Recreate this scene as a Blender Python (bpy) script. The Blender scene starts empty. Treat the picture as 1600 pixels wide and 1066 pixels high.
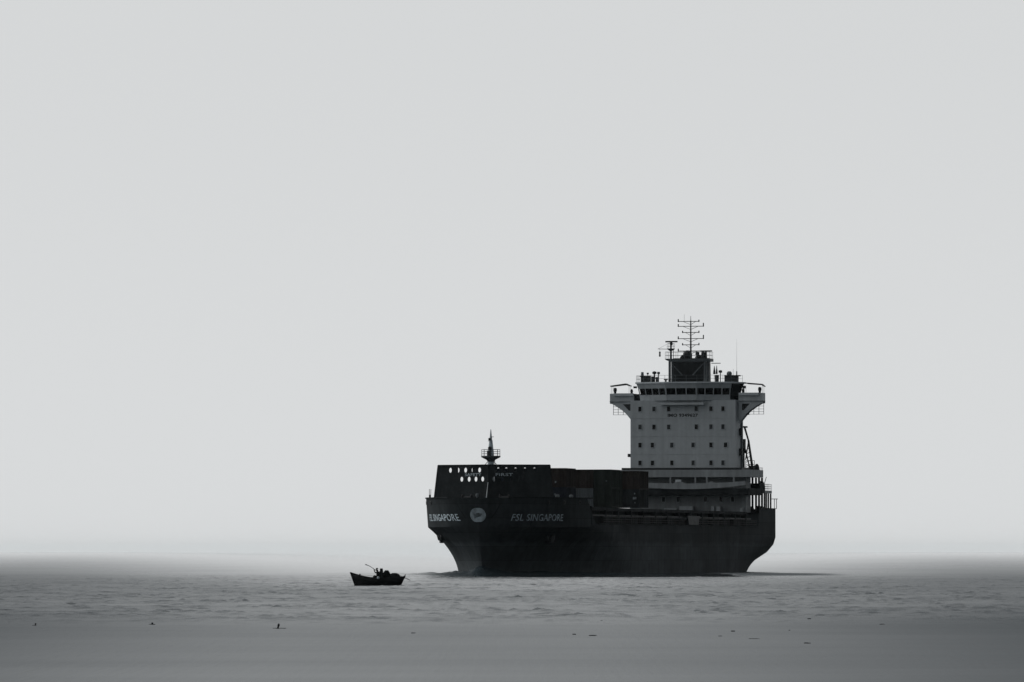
import bpy, bmesh, math, random
import numpy as np
from mathutils import Vector, Matrix

random.seed(7); np.random.seed(7)
scene = bpy.context.scene
C = scene.collection
R = math.radians

# ------------------------------------------------------------------ camera
CAM_H = 3.2
cam_d = bpy.data.cameras.new('camera')
cam = bpy.data.objects.new('camera', cam_d); C.objects.link(cam)
cam.location = (0, 0, CAM_H)
cam.rotation_euler = (R(90) + math.atan(328 / 10200), 0, 0)
cam_d.sensor_width = 36.0
cam_d.lens = 36.0 * 10200 / 1600
cam_d.clip_start = 1.0
cam_d.clip_end = 300000
scene.camera = cam

# ------------------------------------------------------------------ sky
SUN_AZ, SUN_EL = R(-56), R(30)          # behind the ship, a little to the left
world = bpy.data.worlds.new('World'); scene.world = world
world.use_nodes = True
nt = world.node_tree; N = nt.nodes; LK = nt.links
for n in list(N): N.remove(n)
out = N.new('ShaderNodeOutputWorld'); bg = N.new('ShaderNodeBackground')
bg.inputs['Strength'].default_value = 0.1
LK.new(bg.outputs[0], out.inputs['Surface'])
sky = N.new('ShaderNodeTexSky'); sky.sky_type = 'NISHITA'; sky.sun_disc = False
sky.sun_elevation = SUN_EL; sky.sun_rotation = SUN_AZ
sky.dust_density = 6.0; sky.air_density = 1.0; sky.ozone_density = 1.0
hs = N.new('ShaderNodeHueSaturation'); hs.inputs['Saturation'].default_value = 0.06
LK.new(sky.outputs[0], hs.inputs['Color'])
# fog lit from behind the ship: even and bright towards the sun, dimmer away from it
tc = N.new('ShaderNodeTexCoord')
dot = N.new('ShaderNodeVectorMath'); dot.operation = 'DOT_PRODUCT'
gdir = Vector((math.sin(R(-44)), math.cos(R(-44)), 0.02)).normalized()
dot.inputs[1].default_value = gdir
LK.new(tc.outputs['Generated'], dot.inputs[0])
mr = N.new('ShaderNodeMapRange'); mr.interpolation_type = 'SMOOTHSTEP'
mr.inputs['From Min'].default_value = -0.75; mr.inputs['From Max'].default_value = 0.68
mr.inputs['To Min'].default_value = 0.0; mr.inputs['To Max'].default_value = 1.0
LK.new(dot.outputs['Value'], mr.inputs['Value'])
fog = N.new('ShaderNodeMix'); fog.data_type = 'RGBA'
fog.inputs[6].default_value = (1.15, 1.22, 1.27, 1)
fog.inputs[7].default_value = (6.88, 7.02, 7.09, 1)
LK.new(mr.outputs[0], fog.inputs[0])
# the fog is a touch brighter low down, all the way round
sz = N.new('ShaderNodeSeparateXYZ'); LK.new(tc.outputs['Generated'], sz.inputs[0])
el = N.new('ShaderNodeMapRange'); el.interpolation_type = 'SMOOTHSTEP'
for k_, v_ in zip(('From Min', 'From Max', 'To Min', 'To Max'), (0.0, 0.09, 1.07, 1.0)): el.inputs[k_].default_value = v_
LK.new(sz.outputs['Z'], el.inputs['Value'])
fz = N.new('ShaderNodeVectorMath'); fz.operation = 'SCALE'; LK.new(fog.outputs[2], fz.inputs[0]); LK.new(el.outputs[0], fz.inputs['Scale'])
mx = N.new('ShaderNodeMix'); mx.data_type = 'RGBA'; mx.inputs[0].default_value = 0.94
LK.new(hs.outputs[0], mx.inputs[6]); LK.new(fz.outputs[0], mx.inputs[7])
LK.new(mx.outputs[2], bg.inputs['Color'])

sun_d = bpy.data.lights.new('sun', 'SUN'); sun_d.energy = 0.9; sun_d.angle = R(20)
sun_d.color = (1.0, 0.98, 0.95)
sun = bpy.data.objects.new('sun', sun_d); C.objects.link(sun)
sdir = Vector((math.sin(SUN_AZ) * math.cos(SUN_EL), math.cos(SUN_AZ) * math.cos(SUN_EL), math.sin(SUN_EL)))
sun.rotation_euler = sdir.to_track_quat('Z', 'Y').to_euler()
sun.location = (-300, 600, 500)

vs = scene.view_settings
vs.view_transform = 'Standard'; vs.look = 'None'; vs.exposure = 0.0; vs.gamma = 1.0
vs.use_curve_mapping = False
scene.render.film_transparent = False

# ------------------------------------------------------------------ materials
def mat(name, col, rough=0.6, spec=0.4, var=0.25, scale=0.6, streak=0.0, metal=0.0, fine=0.12):
    """Painted surface: base colour broken up by worn patches, vertical run-off streaks and fine grain."""
    m = bpy.data.materials.new(name); m.use_nodes = True
    t = m.node_tree; n = t.nodes; l = t.links
    b = n['Principled BSDF']
    b.inputs['Roughness'].default_value = rough
    b.inputs['Specular IOR Level'].default_value = spec
    b.inputs['Metallic'].default_value = metal
    co = n.new('ShaderNodeTexCoord')
    def noise(sc, stretch, det=4.0):
        mp = n.new('ShaderNodeMapping'); mp.inputs['Scale'].default_value = stretch
        l.new(co.outputs['Object'], mp.inputs['Vector'])
        z = n.new('ShaderNodeTexNoise'); z.inputs['Scale'].default_value = sc; z.inputs['Detail'].default_value = det
        l.new(mp.outputs[0], z.inputs['Vector']); return z.outputs['Fac']
    def mulrange(f, amt):
        r = n.new('ShaderNodeMapRange'); r.inputs['From Min'].default_value = 0.3; r.inputs['From Max'].default_value = 0.7
        r.inputs['To Min'].default_value = 1 - amt; r.inputs['To Max'].default_value = 1 + amt
        l.new(f, r.inputs['Value']); return r.outputs[0]
    v = mulrange(noise(scale, (1, 1, 1)), var)
    def mul(a, bb):
        q = n.new('ShaderNodeMath'); q.operation = 'MULTIPLY'; l.new(a, q.inputs[0]); l.new(bb, q.inputs[1]); return q.outputs[0]
    v = mul(v, mulrange(noise(scale * 9, (1, 1, 1)), fine))
    if streak: v = mul(v, mulrange(noise(1.6, (1, 1, 0.06), 3.0), streak))
    vm = n.new('ShaderNodeVectorMath'); vm.operation = 'SCALE'
    vm.inputs[0].default_value = col[:3]
    l.new(v, vm.inputs['Scale']); l.new(vm.outputs[0], b.inputs['Base Color'])
    rr = n.new('ShaderNodeMapRange'); rr.inputs['To Min'].default_value = max(0.05, rough - 0.15); rr.inputs['To Max'].default_value = min(1, rough + 0.15)
    l.new(noise(scale * 2.3, (1, 1, 1)), rr.inputs['Value']); l.new(rr.outputs[0], b.inputs['Roughness'])
    bp = n.new('ShaderNodeBump'); bp.inputs['Strength'].default_value = 0.25; bp.inputs['Distance'].default_value = 0.02
    l.new(noise(scale * 4, (1, 1, 1)), bp.inputs['Height']); l.new(bp.outputs[0], b.inputs['Normal'])
    return m

def plated(m, boot=0.0):
    """adds plate-by-plate tone, welded seams and a lighter worn band above the waterline"""
    t = m.node_tree; n = t.nodes; l = t.links; b = n['Principled BSDF']
    co = n.new('ShaderNodeTexCoord'); sp = n.new('ShaderNodeSeparateXYZ'); cb = n.new('ShaderNodeCombineXYZ'); l.new(co.outputs['Object'], sp.inputs[0])
    l.new(sp.outputs['X'], cb.inputs['X']); l.new(sp.outputs['Z'], cb.inputs['Y'])
    br = n.new('ShaderNodeTexBrick'); br.inputs['Scale'].default_value = 1.0; br.inputs['Brick Width'].default_value = 7.5; br.inputs['Row Height'].default_value = 1.9
    br.inputs['Mortar Size'].default_value = 0.03; br.inputs['Color1'].default_value = (0.86, 0.86, 0.86, 1); br.inputs['Color2'].default_value = (1.16, 1.16, 1.16, 1); br.inputs['Mortar'].default_value = (0.6, 0.6, 0.6, 1)
    l.new(cb.outputs[0], br.inputs['Vector'])
    src = b.inputs['Base Color'].links[0].from_socket
    vm = n.new('ShaderNodeVectorMath'); vm.operation = 'MULTIPLY'; l.new(src, vm.inputs[0]); l.new(br.outputs['Color'], vm.inputs[1])
    nz = n.new('ShaderNodeTexNoise'); nz.inputs['Scale'].default_value = 0.5; nz.inputs['Detail'].default_value = 6.0; l.new(co.outputs['Object'], nz.inputs['Vector'])
    ad = n.new('ShaderNodeMath'); ad.operation = 'MULTIPLY_ADD'; l.new(nz.outputs['Fac'], ad.inputs[0]); ad.inputs[1].default_value = 1.6; l.new(sp.outputs['Z'], ad.inputs[2])
    mr_ = n.new('ShaderNodeMapRange'); mr_.inputs['From Min'].default_value = 5.4; mr_.inputs['From Max'].default_value = 4.9; mr_.inputs['To Min'].default_value = 1.0; mr_.inputs['To Max'].default_value = 1.0 + boot
    l.new(ad.outputs[0], mr_.inputs['Value'])
    v2 = n.new('ShaderNodeVectorMath'); v2.operation = 'SCALE'; l.new(vm.outputs[0], v2.inputs[0]); l.new(mr_.outputs[0], v2.inputs['Scale'])
    l.new(v2.outputs[0], b.inputs['Base Color'])
    return m
def gh(v): return (v * 0.94, v * 1.01, v * 1.05)
def g(v): return (v * 0.88, v * 1.02, v * 1.10)
M = dict(
    hull=mat('hull_paint', g(0.042), 0.8, 0.05, 0.25, 0.12, 0.14),
    bulb=mat('bulb_highlight_paint', g(0.08), 0.5, 0.2, 0.5, 0.5, 0.2),  # paler than the hull: wet highlights put into the colour
    hullup=mat('deck_dark_paint', g(0.030), 0.8, 0.06, 0.3, 0.4, 0.12),
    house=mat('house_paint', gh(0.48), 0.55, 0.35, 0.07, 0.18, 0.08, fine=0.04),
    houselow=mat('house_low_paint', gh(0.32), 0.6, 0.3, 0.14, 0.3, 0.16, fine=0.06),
    trim=mat('trim_paint', gh(0.6), 0.5, 0.4, 0.1, 0.4),
    plate=mat('number_plate_paint', g(0.2), 0.6, 0.3, 0.5, 2.0),
    plate2=mat('gangway_paint', g(0.042), 0.6, 0.2, 0.4, 1.0),
    figure=mat('emblem_figure_paint', g(0.16), 0.6, 0.2, 0.6, 1.6),
    rail=mat('rail_paint', g(0.16), 0.5, 0.4, 0.15, 0.6),
    darksteel=mat('dark_steel', g(0.028), 0.55, 0.35, 0.3, 0.6),
    funnel=mat('funnel_paint', g(0.022), 0.6, 0.25, 0.3, 0.3, 0.2),
    mast=mat('mast_paint', g(0.075), 0.5, 0.4, 0.2, 0.5),
    foremast=mat('foremast_paint', g(0.5), 0.5, 0.4, 0.2, 0.5),
    glass=mat('window_glass', g(0.008), 0.18, 0.22, 0.05, 0.5),
    letter=mat('lit_letter_paint', g(0.85), 0.6, 0.3, 0.25, 1.2),  # brighter copy: light on the starboard bow put into the colour
    letterdim=mat('shaded_letter_paint', g(0.5), 0.6, 0.3, 0.4, 1.5),  # dimmer copy of the letter paint: port bow's shade put into the colour
    letterdark=mat('dark_letter_paint', g(0.03), 0.6, 0.3, 0.2, 1.2),
    emblem=mat('emblem_paint', g(0.42), 0.6, 0.3, 0.45, 1.1),
    drift=mat('sodden_driftwood', g(0.04), 0.7, 0.2, 0.4, 9.0),
    wood=mat('wet_wood', g(0.014), 0.55, 0.25, 0.3, 3.0),
    boat=mat('boat_tar_paint', g(0.012), 0.6, 0.2, 0.3, 2.0),
    net=mat('net_fibre', g(0.016), 0.85, 0.15, 0.5, 6.0),
    cloth=mat('dark_cloth', g(0.012), 0.9, 0.1, 0.3, 8.0),
    skin=mat('skin', (0.05, 0.042, 0.038), 0.6, 0.3, 0.15, 8.0),
    float=mat('pale_plastic', g(0.45), 0.5, 0.4, 0.1, 5.0),
)
plated(M['hull'], 0.6)
M['curtain'] = mat('curtained_glass', g(0.05), 0.4, 0.2, 0.3, 2.0)
CONT = [mat('container_paint_%s' % s, c, 0.8, 0.06, 0.3, 0.5, 0.2) for s, c in
        (('rust', (0.040, 0.034, 0.032)), ('navy', (0.026, 0.032, 0.042)), ('green', (0.030, 0.037, 0.034)), ('slate', g(0.034)))]
CONT_LIGHT = mat('container_paint_pale', g(0.115), 0.6, 0.3, 0.2, 0.5, 0.2)

# ------------------------------------------------------------------ mesh helpers
class MB:
    def __init__(s): s.v = []; s.f = []
    def add(s, vs_, fs):
        o = len(s.v); s.v += [tuple(p) for p in vs_]; s.f += [tuple(i + o for i in f) for f in fs]; return s
    def box(s, x0, x1, y0, y1, z0, z1):
        v = [(x, y, z) for z in (z0, z1) for y in (y0, y1) for x in (x0, x1)]
        return s.add(v, [(0, 2, 3, 1), (4, 5, 7, 6), (0, 1, 5, 4), (2, 6, 7, 3), (0, 4, 6, 2), (1, 3, 7, 5)])
    def prism(s, poly, axis, a, b):
        """poly: 2D outline; extruded along axis from a to b. axis x: poly=(y,z); y: (x,z); z: (x,y)."""
        def mk(p, t): return {'x': (t, p[0], p[1]), 'y': (p[0], t, p[1]), 'z': (p[0], p[1], t)}[axis]
        n = len(poly); v = [mk(p, a) for p in poly] + [mk(p, b) for p in poly]
        f = [tuple(range(n))[::-1], tuple(range(n, 2 * n))] + [(i, (i + 1) % n, n + (i + 1) % n, n + i) for i in range(n)]
        return s.add(v, f)
    def tube(s, p, q, r0, r1=None, n=6):
        p = Vector(p); q = Vector(q); r1 = r0 if r1 is None else r1
        d = (q - p).normalized(); a = d.orthogonal().normalized(); b = d.cross(a)
        v = []
        for c_, r in ((p, r0), (q, r1)):
            for i in range(n):
                t = 2 * math.pi * i / n; v.append(c_ + (a * math.cos(t) + b * math.sin(t)) * r)
        f = [tuple(range(n))[::-1], tuple(range(n, 2 * n))] + [(i, (i + 1) % n, n + (i + 1) % n, n + i) for i in range(n)]
        return s.add(v, f)
    def lathe(s, c, prof, n=14, axis=(0, 0, 1)):
        """prof: list of (radius, height)"""
        c = Vector(c); ax = Vector(axis).normalized(); a = ax.orthogonal().normalized(); b = ax.cross(a)
        v = []
        for r, h in prof:
            for i in range(n):
                t = 2 * math.pi * i / n; v.append(c + ax * h + (a * math.cos(t) + b * math.sin(t)) * max(r, 1e-3))
        f = []
        for k in range(len(prof) - 1):
            for i in range(n):
                j = (i + 1) % n; f.append((k * n + i, k * n + j, (k + 1) * n + j, (k + 1) * n + i))
        f.append(tuple(range(n))[::-1]); f.append(tuple(range((len(prof) - 1) * n, len(prof) * n)))
        return s.add(v, f)
    def rail(s, pts, h=1.0, step=1.5, bars=(1.0, 0.66, 0.33), r=0.028):
        for p, q in zip(pts[:-1], pts[1:]):
            p = Vector(p); q = Vector(q); L = (q - p).length; k = max(1, round(L / step))
            for i in range(k + 1):
                b_ = p.lerp(q, i / k); s.tube(b_, b_ + Vector((0, 0, h)), r, n=4)
            for z in bars: s.tube(p + Vector((0, 0, h * z)), q + Vector((0, 0, h * z)), r, n=4)
        return s
    def build(s, name, m, parent=None, smooth=False, label=None):
        me = bpy.data.meshes.new(name); me.from_pydata(s.v, [], s.f); me.validate()
        bm = bmesh.new(); bm.from_mesh(me); bmesh.ops.recalc_face_normals(bm, faces=bm.faces); bm.to_mesh(me); bm.free()
        me.materials.append(m)
        if smooth:
            me.polygons.foreach_set('use_smooth', [True] * len(me.polygons)); me.set_sharp_from_angle(angle=R(35))
        o = bpy.data.objects.new(name, me); C.objects.link(o)
        if parent: o.parent = parent
        if label: o['label'] = label
        return o

def tag(o, label=None, cat=None, group=None, kind=None):
    if label: o['label'] = label
    if cat: o['category'] = cat
    if group: o['group'] = group
    if kind: o['kind'] = kind
    return o
def empty(name, loc, rz=0):
    o = bpy.data.objects.new(name, None); C.objects.link(o); o.location = loc; o.rotation_euler = (0, 0, rz); o.empty_display_size = 0.3
    return o
def text_mesh(body, bold=0.0):
    """2D triangulated text, returned as (verts, faces) scaled so that width = 1 unit per unit, cap height about 0.7"""
    cu = bpy.data.curves.new('txt', 'FONT'); cu.body = body; cu.size = 1.0; cu.offset = bold; cu.space_character = 1.05
    cu.resolution_u = 3
    ob = bpy.data.objects.new('txt', cu); C.objects.link(ob)
    dg = bpy.context.evaluated_depsgraph_get(); dg.update()
    me = bpy.data.meshes.new_from_object(ob.evaluated_get(dg))
    bpy.data.objects.remove(ob); bpy.data.curves.remove(cu)
    bm = bmesh.new(); bm.from_mesh(me); bmesh.ops.triangulate(bm, faces=bm.faces)
    for _ in range(3):
        long_e = [e for e in bm.edges if e.calc_length() > 0.12]
        if not long_e: break
        bmesh.ops.subdivide_edges(bm, edges=long_e, cuts=1)
        bmesh.ops.triangulate(bm, faces=bm.faces)
    bm.verts.index_update()
    v = np.array([list(x.co) for x in bm.verts]); f = [tuple(q.index for q in x.verts) for x in bm.faces]
    bm.free(); bpy.data.meshes.remove(me)
    v[:, 0] -= v[:, 0].min(); v[:, 1] -= v[:, 1].min()
    return v, f

# ------------------------------------------------------------------ sea
def vnoise(x, y, seed):
    """smooth value noise, numpy"""
    rs = np.random.RandomState(seed); T = rs.rand(256, 256)
    xi = np.floor(x).astype(int); yi = np.floor(y).astype(int); fx = x - xi; fy = y - yi
    fx = fx * fx * (3 - 2 * fx); fy = fy * fy * (3 - 2 * fy)
    a = T[xi % 256, yi % 256]; b = T[(xi + 1) % 256, yi % 256]; c_ = T[xi % 256, (yi + 1) % 256]; d = T[(xi + 1) % 256, (yi + 1) % 256]
    return (a * (1 - fx) + b * fx) * (1 - fy) + (c_ * (1 - fx) + d * fx) * fy
def sstep(a, b, x):
    t = np.clip((x - a) / (b - a), 0, 1); return t * t * (3 - 2 * t)

def build_sea():
    xs = list(np.arange(-78, 78.01, 0.32))
    e = 0.32; p = 78.0; ext = []
    while p < 30000: e *= 1.28; p += e; ext.append(p)
    xs = np.array([-q for q in ext[::-1]] + xs + ext)
    ys = []; p = 120.0
    while p < 930: ys.append(p); p += 1.5 if p < 255 else 0.42
    e = 0.5
    while p < 30000: ys.append(p); e *= 1.06; p += e
    ys.append(p)
    back = []; p = 120.0; e = 1.5
    while p > -3000: e *= 1.3; p -= e; back.append(p)
    ys = np.array(back[::-1] + ys)
    X, Y = np.meshgrid(xs, ys)
    Z = np.zeros_like(X)
    rs = np.random.RandomState(3)
    for k in range(46):
        lam = 0.7 * (1.9 / 0.7) ** rs.rand()
        ang = R(90) + rs.normal(0, 0.55)
        kx, ky = math.cos(ang) * 2 * math.pi / lam, math.sin(ang) * 2 * math.pi / lam
        Z += 0.0040 * lam ** 0.45 * np.sin(kx * X + ky * Y + rs.rand() * 6.28)
    gust = 0.3 + 1.0 * sstep(0.3, 0.75, 0.4 * vnoise(X / 5, Y / 16, 5) + 0.6 * vnoise(X / 1.3, Y / 4, 6))
    Z = np.where(Z > 0, Z * 1.35, Z * 0.8)
    # separate wavelets that stand above the rest
    sp = vnoise(X / 0.42, Y / 1.1, 9); gate = vnoise(X / 3.5, Y / 11, 10)
    Z = Z * gust + 0.11 * sstep(0.64, 0.98, sp) * sstep(0.3, 0.75, gate)
    env = sstep(264, 325, Y + 10 * (vnoise(X / 14, Y / 50, 8) - 0.5)) * (1 - sstep(820, 930, Y)) * (1 - sstep(66, 78, np.abs(X)))
    swell = sum(0.004 * np.sin(2 * math.pi / la * (math.cos(an) * X + math.sin(an) * Y) + ph) for la, an, ph in ((4.1, 1.3, 0.4), (6.3, 1.75, 2.0), (8.9, 1.5, 4.1), (5.2, 1.9, 1.1), (11.5, 1.62, 5.0)))
    Z = swell * (np.abs(X) < 78) * (Y < 930) * (Y > 125) + Z * (env * 0.97 + 0.03 * (np.abs(X) < 78) * (Y < 930) * (Y > 130))
    Z *= 1 - 0.6 * sstep(430, 900, Y)
    slick = 1 - sstep(0.75, 1.1, ((X - 12.0) / 18.5) ** 4 + ((Y - 882) / 86) ** 4)
    Z *= 1 - 0.97 * slick
    # bow wave: water heaped against the stem and a low ridge running off each bow
    th = R(13.6); dx, dy = X - 26.4, Y - 1000.0
    lx = -math.sin(th) * dx - math.cos(th) * dy; ly = math.cos(th) * dx - math.sin(th) * dy
    ab = 129.6 - lx; al = np.abs(ly)
    hull_y = 0.42 * np.clip(ab, 0, 30)
    Z += 0.85 * np.exp(-(ab / 2.6) ** 2) * np.exp(-((al - hull_y) / 0.9) ** 2)
    for gap, hh, wd in ((1.2, 0.42, 0.9), (4.2, 0.26, 1.3), (8.5, 0.16, 1.8)):
        Z += hh * np.exp(-((al - hull_y - gap * (0.35 + np.clip(ab, 0, 30) / 14)) / wd) ** 2) * sstep(-3.5, 1.0, ab) * (1 - sstep(9, 34, ab)) * (0.6 + 0.8 * vnoise(X / 1.1, Y / 2.5, 12))
    ny, nx = X.shape
    co = np.stack([X, Y, Z], -1).reshape(-1, 3).astype(np.float32)
    idx = np.arange(ny * nx).reshape(ny, nx)
    q = np.stack([idx[:-1, :-1], idx[:-1, 1:], idx[1:, 1:], idx[1:, :-1]], -1).reshape(-1, 4)
    me = bpy.data.meshes.new('sea')
    me.vertices.add(len(co)); me.vertices.foreach_set('co', co.ravel())
    me.loops.add(q.size); me.loops.foreach_set('vertex_index', q.ravel().astype(np.int32))
    me.polygons.add(len(q)); me.polygons.foreach_set('loop_start', np.arange(0, q.size, 4, dtype=np.int32))
    me.polygons.foreach_set('use_smooth', np.ones(len(q), dtype=bool))
    me.update(); me.validate()
    o = bpy.data.objects.new('sea', me); C.objects.link(o)
    m = bpy.data.materials.new('sea_water'); m.use_nodes = True
    t = m.node_tree; n = t.nodes; l = t.links; b = n['Principled BSDF']
    b.inputs['Base Color'].default_value = (0.034, 0.048, 0.057, 1)
    b.inputs['IOR'].default_value = 1.33
    geo = n.new('ShaderNodeNewGeometry'); sep = n.new('ShaderNodeSeparateXYZ'); l.new(geo.outputs['Position'], sep.inputs[0])
    def mrange(src, a, b_, c_, d, smooth=True):
        r = n.new('ShaderNodeMapRange'); r.interpolation_type = 'SMOOTHSTEP' if smooth else 'LINEAR'
        for k, v in zip(('From Min', 'From Max', 'To Min', 'To Max'), (a, b_, c_, d)): r.inputs[k].default_value = v
        l.new(src, r.inputs['Value']); return r.outputs[0]
    def math_(op, a, b_):
        q_ = n.new('ShaderNodeMath'); q_.operation = op
        for i, z in enumerate((a, b_)):
            if isinstance(z, (int, float)): q_.inputs[i].default_value = z
            elif z is not None: l.new(z, q_.inputs[i])
        return q_.outputs[0]
    def noise(sc, stretch, det=3.0):
        mp = n.new('ShaderNodeMapping'); mp.inputs['Scale'].default_value = stretch; l.new(geo.outputs['Position'], mp.inputs['Vector'])
        z = n.new('ShaderNodeTexNoise'); z.inputs['Scale'].default_value = sc; z.inputs['Detail'].default_value = det
        l.new(mp.outputs[0], z.inputs['Vector']); return z.outputs['Fac']
    # wind on the water: ruffled in the open, glassy in a broad slick behind the ship and far out
    spread = math_('DIVIDE', math_('SUBTRACT', sep.outputs['X'], -2.0), math_('ADD', math_('MAXIMUM', sep.outputs['Y'], 0.0), 250.0))
    side = mrange(math_('ABSOLUTE', spread, None), 0.009, 0.066, 0.0, 1.0)      # a sheltered lane that widens offshore
    inv = math_('DIVIDE', 960.0, math_('MAXIMUM', sep.outputs['Y'], 50.0))
    wind = math_('MULTIPLY', inv, math_('ADD', 1.0, math_('MULTIPLY', side, 0.45)))
    out_ = math_('POWER', mrange(wind, 0.08, 1.9, 0.0, 1.0, False), math_('SUBTRACT', 1.3, math_('MULTIPLY', side, 0.6)))
    def p4(src, c_, r_): return math_('POWER', math_('ABSOLUTE', math_('DIVIDE', math_('SUBTRACT', src, c_), r_), None), 4.0)
    wob = math_('MULTIPLY', math_('SUBTRACT', noise(0.12, (1, 0.3, 1), 3.0), 0.5), 0.7)
    el = math_('ADD', math_('ADD', p4(sep.outputs['X'], 12.0, 18.5), p4(sep.outputs['Y'], 882.0, 86.0)), wob)
    slick = mrange(el, 0.7, 1.1, 0.72, 0.0)
    ruffle = math_('MULTIPLY', out_, math_('SUBTRACT', 1.0, slick))
    patch = noise(0.03, (1, 0.25, 1), 2.0)
    band = math_('MULTIPLY', math_('SUBTRACT', noise(1.0, (0.03, 0.05, 1), 2.0), 0.5), 0.09)
    inshore = math_('ADD', mrange(sep.outputs['Y'], 265, 330, 0.38, 0.31), band)
    lvl = math_('ADD', math_('ADD', inshore, math_('MULTIPLY', side, mrange(sep.outputs['Y'], 255, 420, 0.40, 0.14))), math_('MULTIPLY', math_('SUBTRACT', patch, 0.5), 0.10))
    # churned water along the hull and off its ends
    e2 = math_('ADD', math_('ADD', p4(sep.outputs['X'], 15.5, 29.0), p4(sep.outputs['Y'], 900.0, 62.0)), wob)
    churn = math_('MULTIPLY', mrange(e2, 0.3, 1.3, 0.45, 0.0), math_('SUBTRACT', 1.0, math_('MULTIPLY', slick, 1.38)))
    l.new(math_('MINIMUM', math_('ADD', math_('MULTIPLY', ruffle, lvl), churn), 1.0), b.inputs['Roughness'])
    bp = n.new('ShaderNodeBump'); bp.inputs['Distance'].default_value = 0.09
    l.new(math_('MULTIPLY', math_('MULTIPLY', ruffle, mrange(sep.outputs['Y'], 275, 320, 0.3, 1.0)), math_('SUBTRACT', 1.0, slick)), bp.inputs['Strength'])
    l.new(math_('ADD', noise(5.5, (1, 0.07, 1), 3.0), math_('MULTIPLY', noise(2.6, (1, 0.012, 1), 2.0), 1.6)), bp.inputs['Height']); l.new(bp.outputs[0], b.inputs['Normal'])
    me.materials.append(m)
    tag(o, 'grey rippled sea stretching to the fog', kind='structure')
    return o
build_sea()

# ------------------------------------------------------------------ container ship
TH = R(13.6)
ship = empty('container_ship', (26.4, 1000, 0), -R(90) - TH)     # local x forward, y to port, z up from the waterline
tag(ship, 'large dark container ship with pale deckhouse aft, heading to the left', 'ship')
HB = 11.6; XM = 80.0; XA = -16.0; KN = 6.4; ZM = 6.9; ZF = 10.3; ZP = 9.7

def lerp_tab(z, tab):
    zs, vs_ = zip(*tab); return float(np.interp(z, zs, vs_))
def stem_x(z):
    if z < KN: return 129.2 + 2.0 * (max(z, 0) / KN) ** 1.3 + min(z, 0) * 0.3
    return 131.2 + 0.28 * (z - KN)
def half(x, z):
    """half breadth of the hull"""
    if x > XM:
        w = min(1.0, max(z, 0) / KN) ** 1.8
        L = 47 + (24 - 47) * w; ex = 0.84 + (0.5 - 0.84) * w
        t = min(1.0, max(0.0, (stem_x(z) - x) / L))
        return HB * (1 - (1 - t) ** 2) ** ex
    if x < 25:
        k = lerp_tab(z, ((-2, 0.9), (0, 0.47), (1.0, 0.40), (1.8, 0.33), (3.0, 0.17), (4.2, 0.08), (5.3, 0.05), (10, 0.05)))
        return HB * (1 - k * ((25 - x) / 41) ** 2)
    return HB

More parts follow.
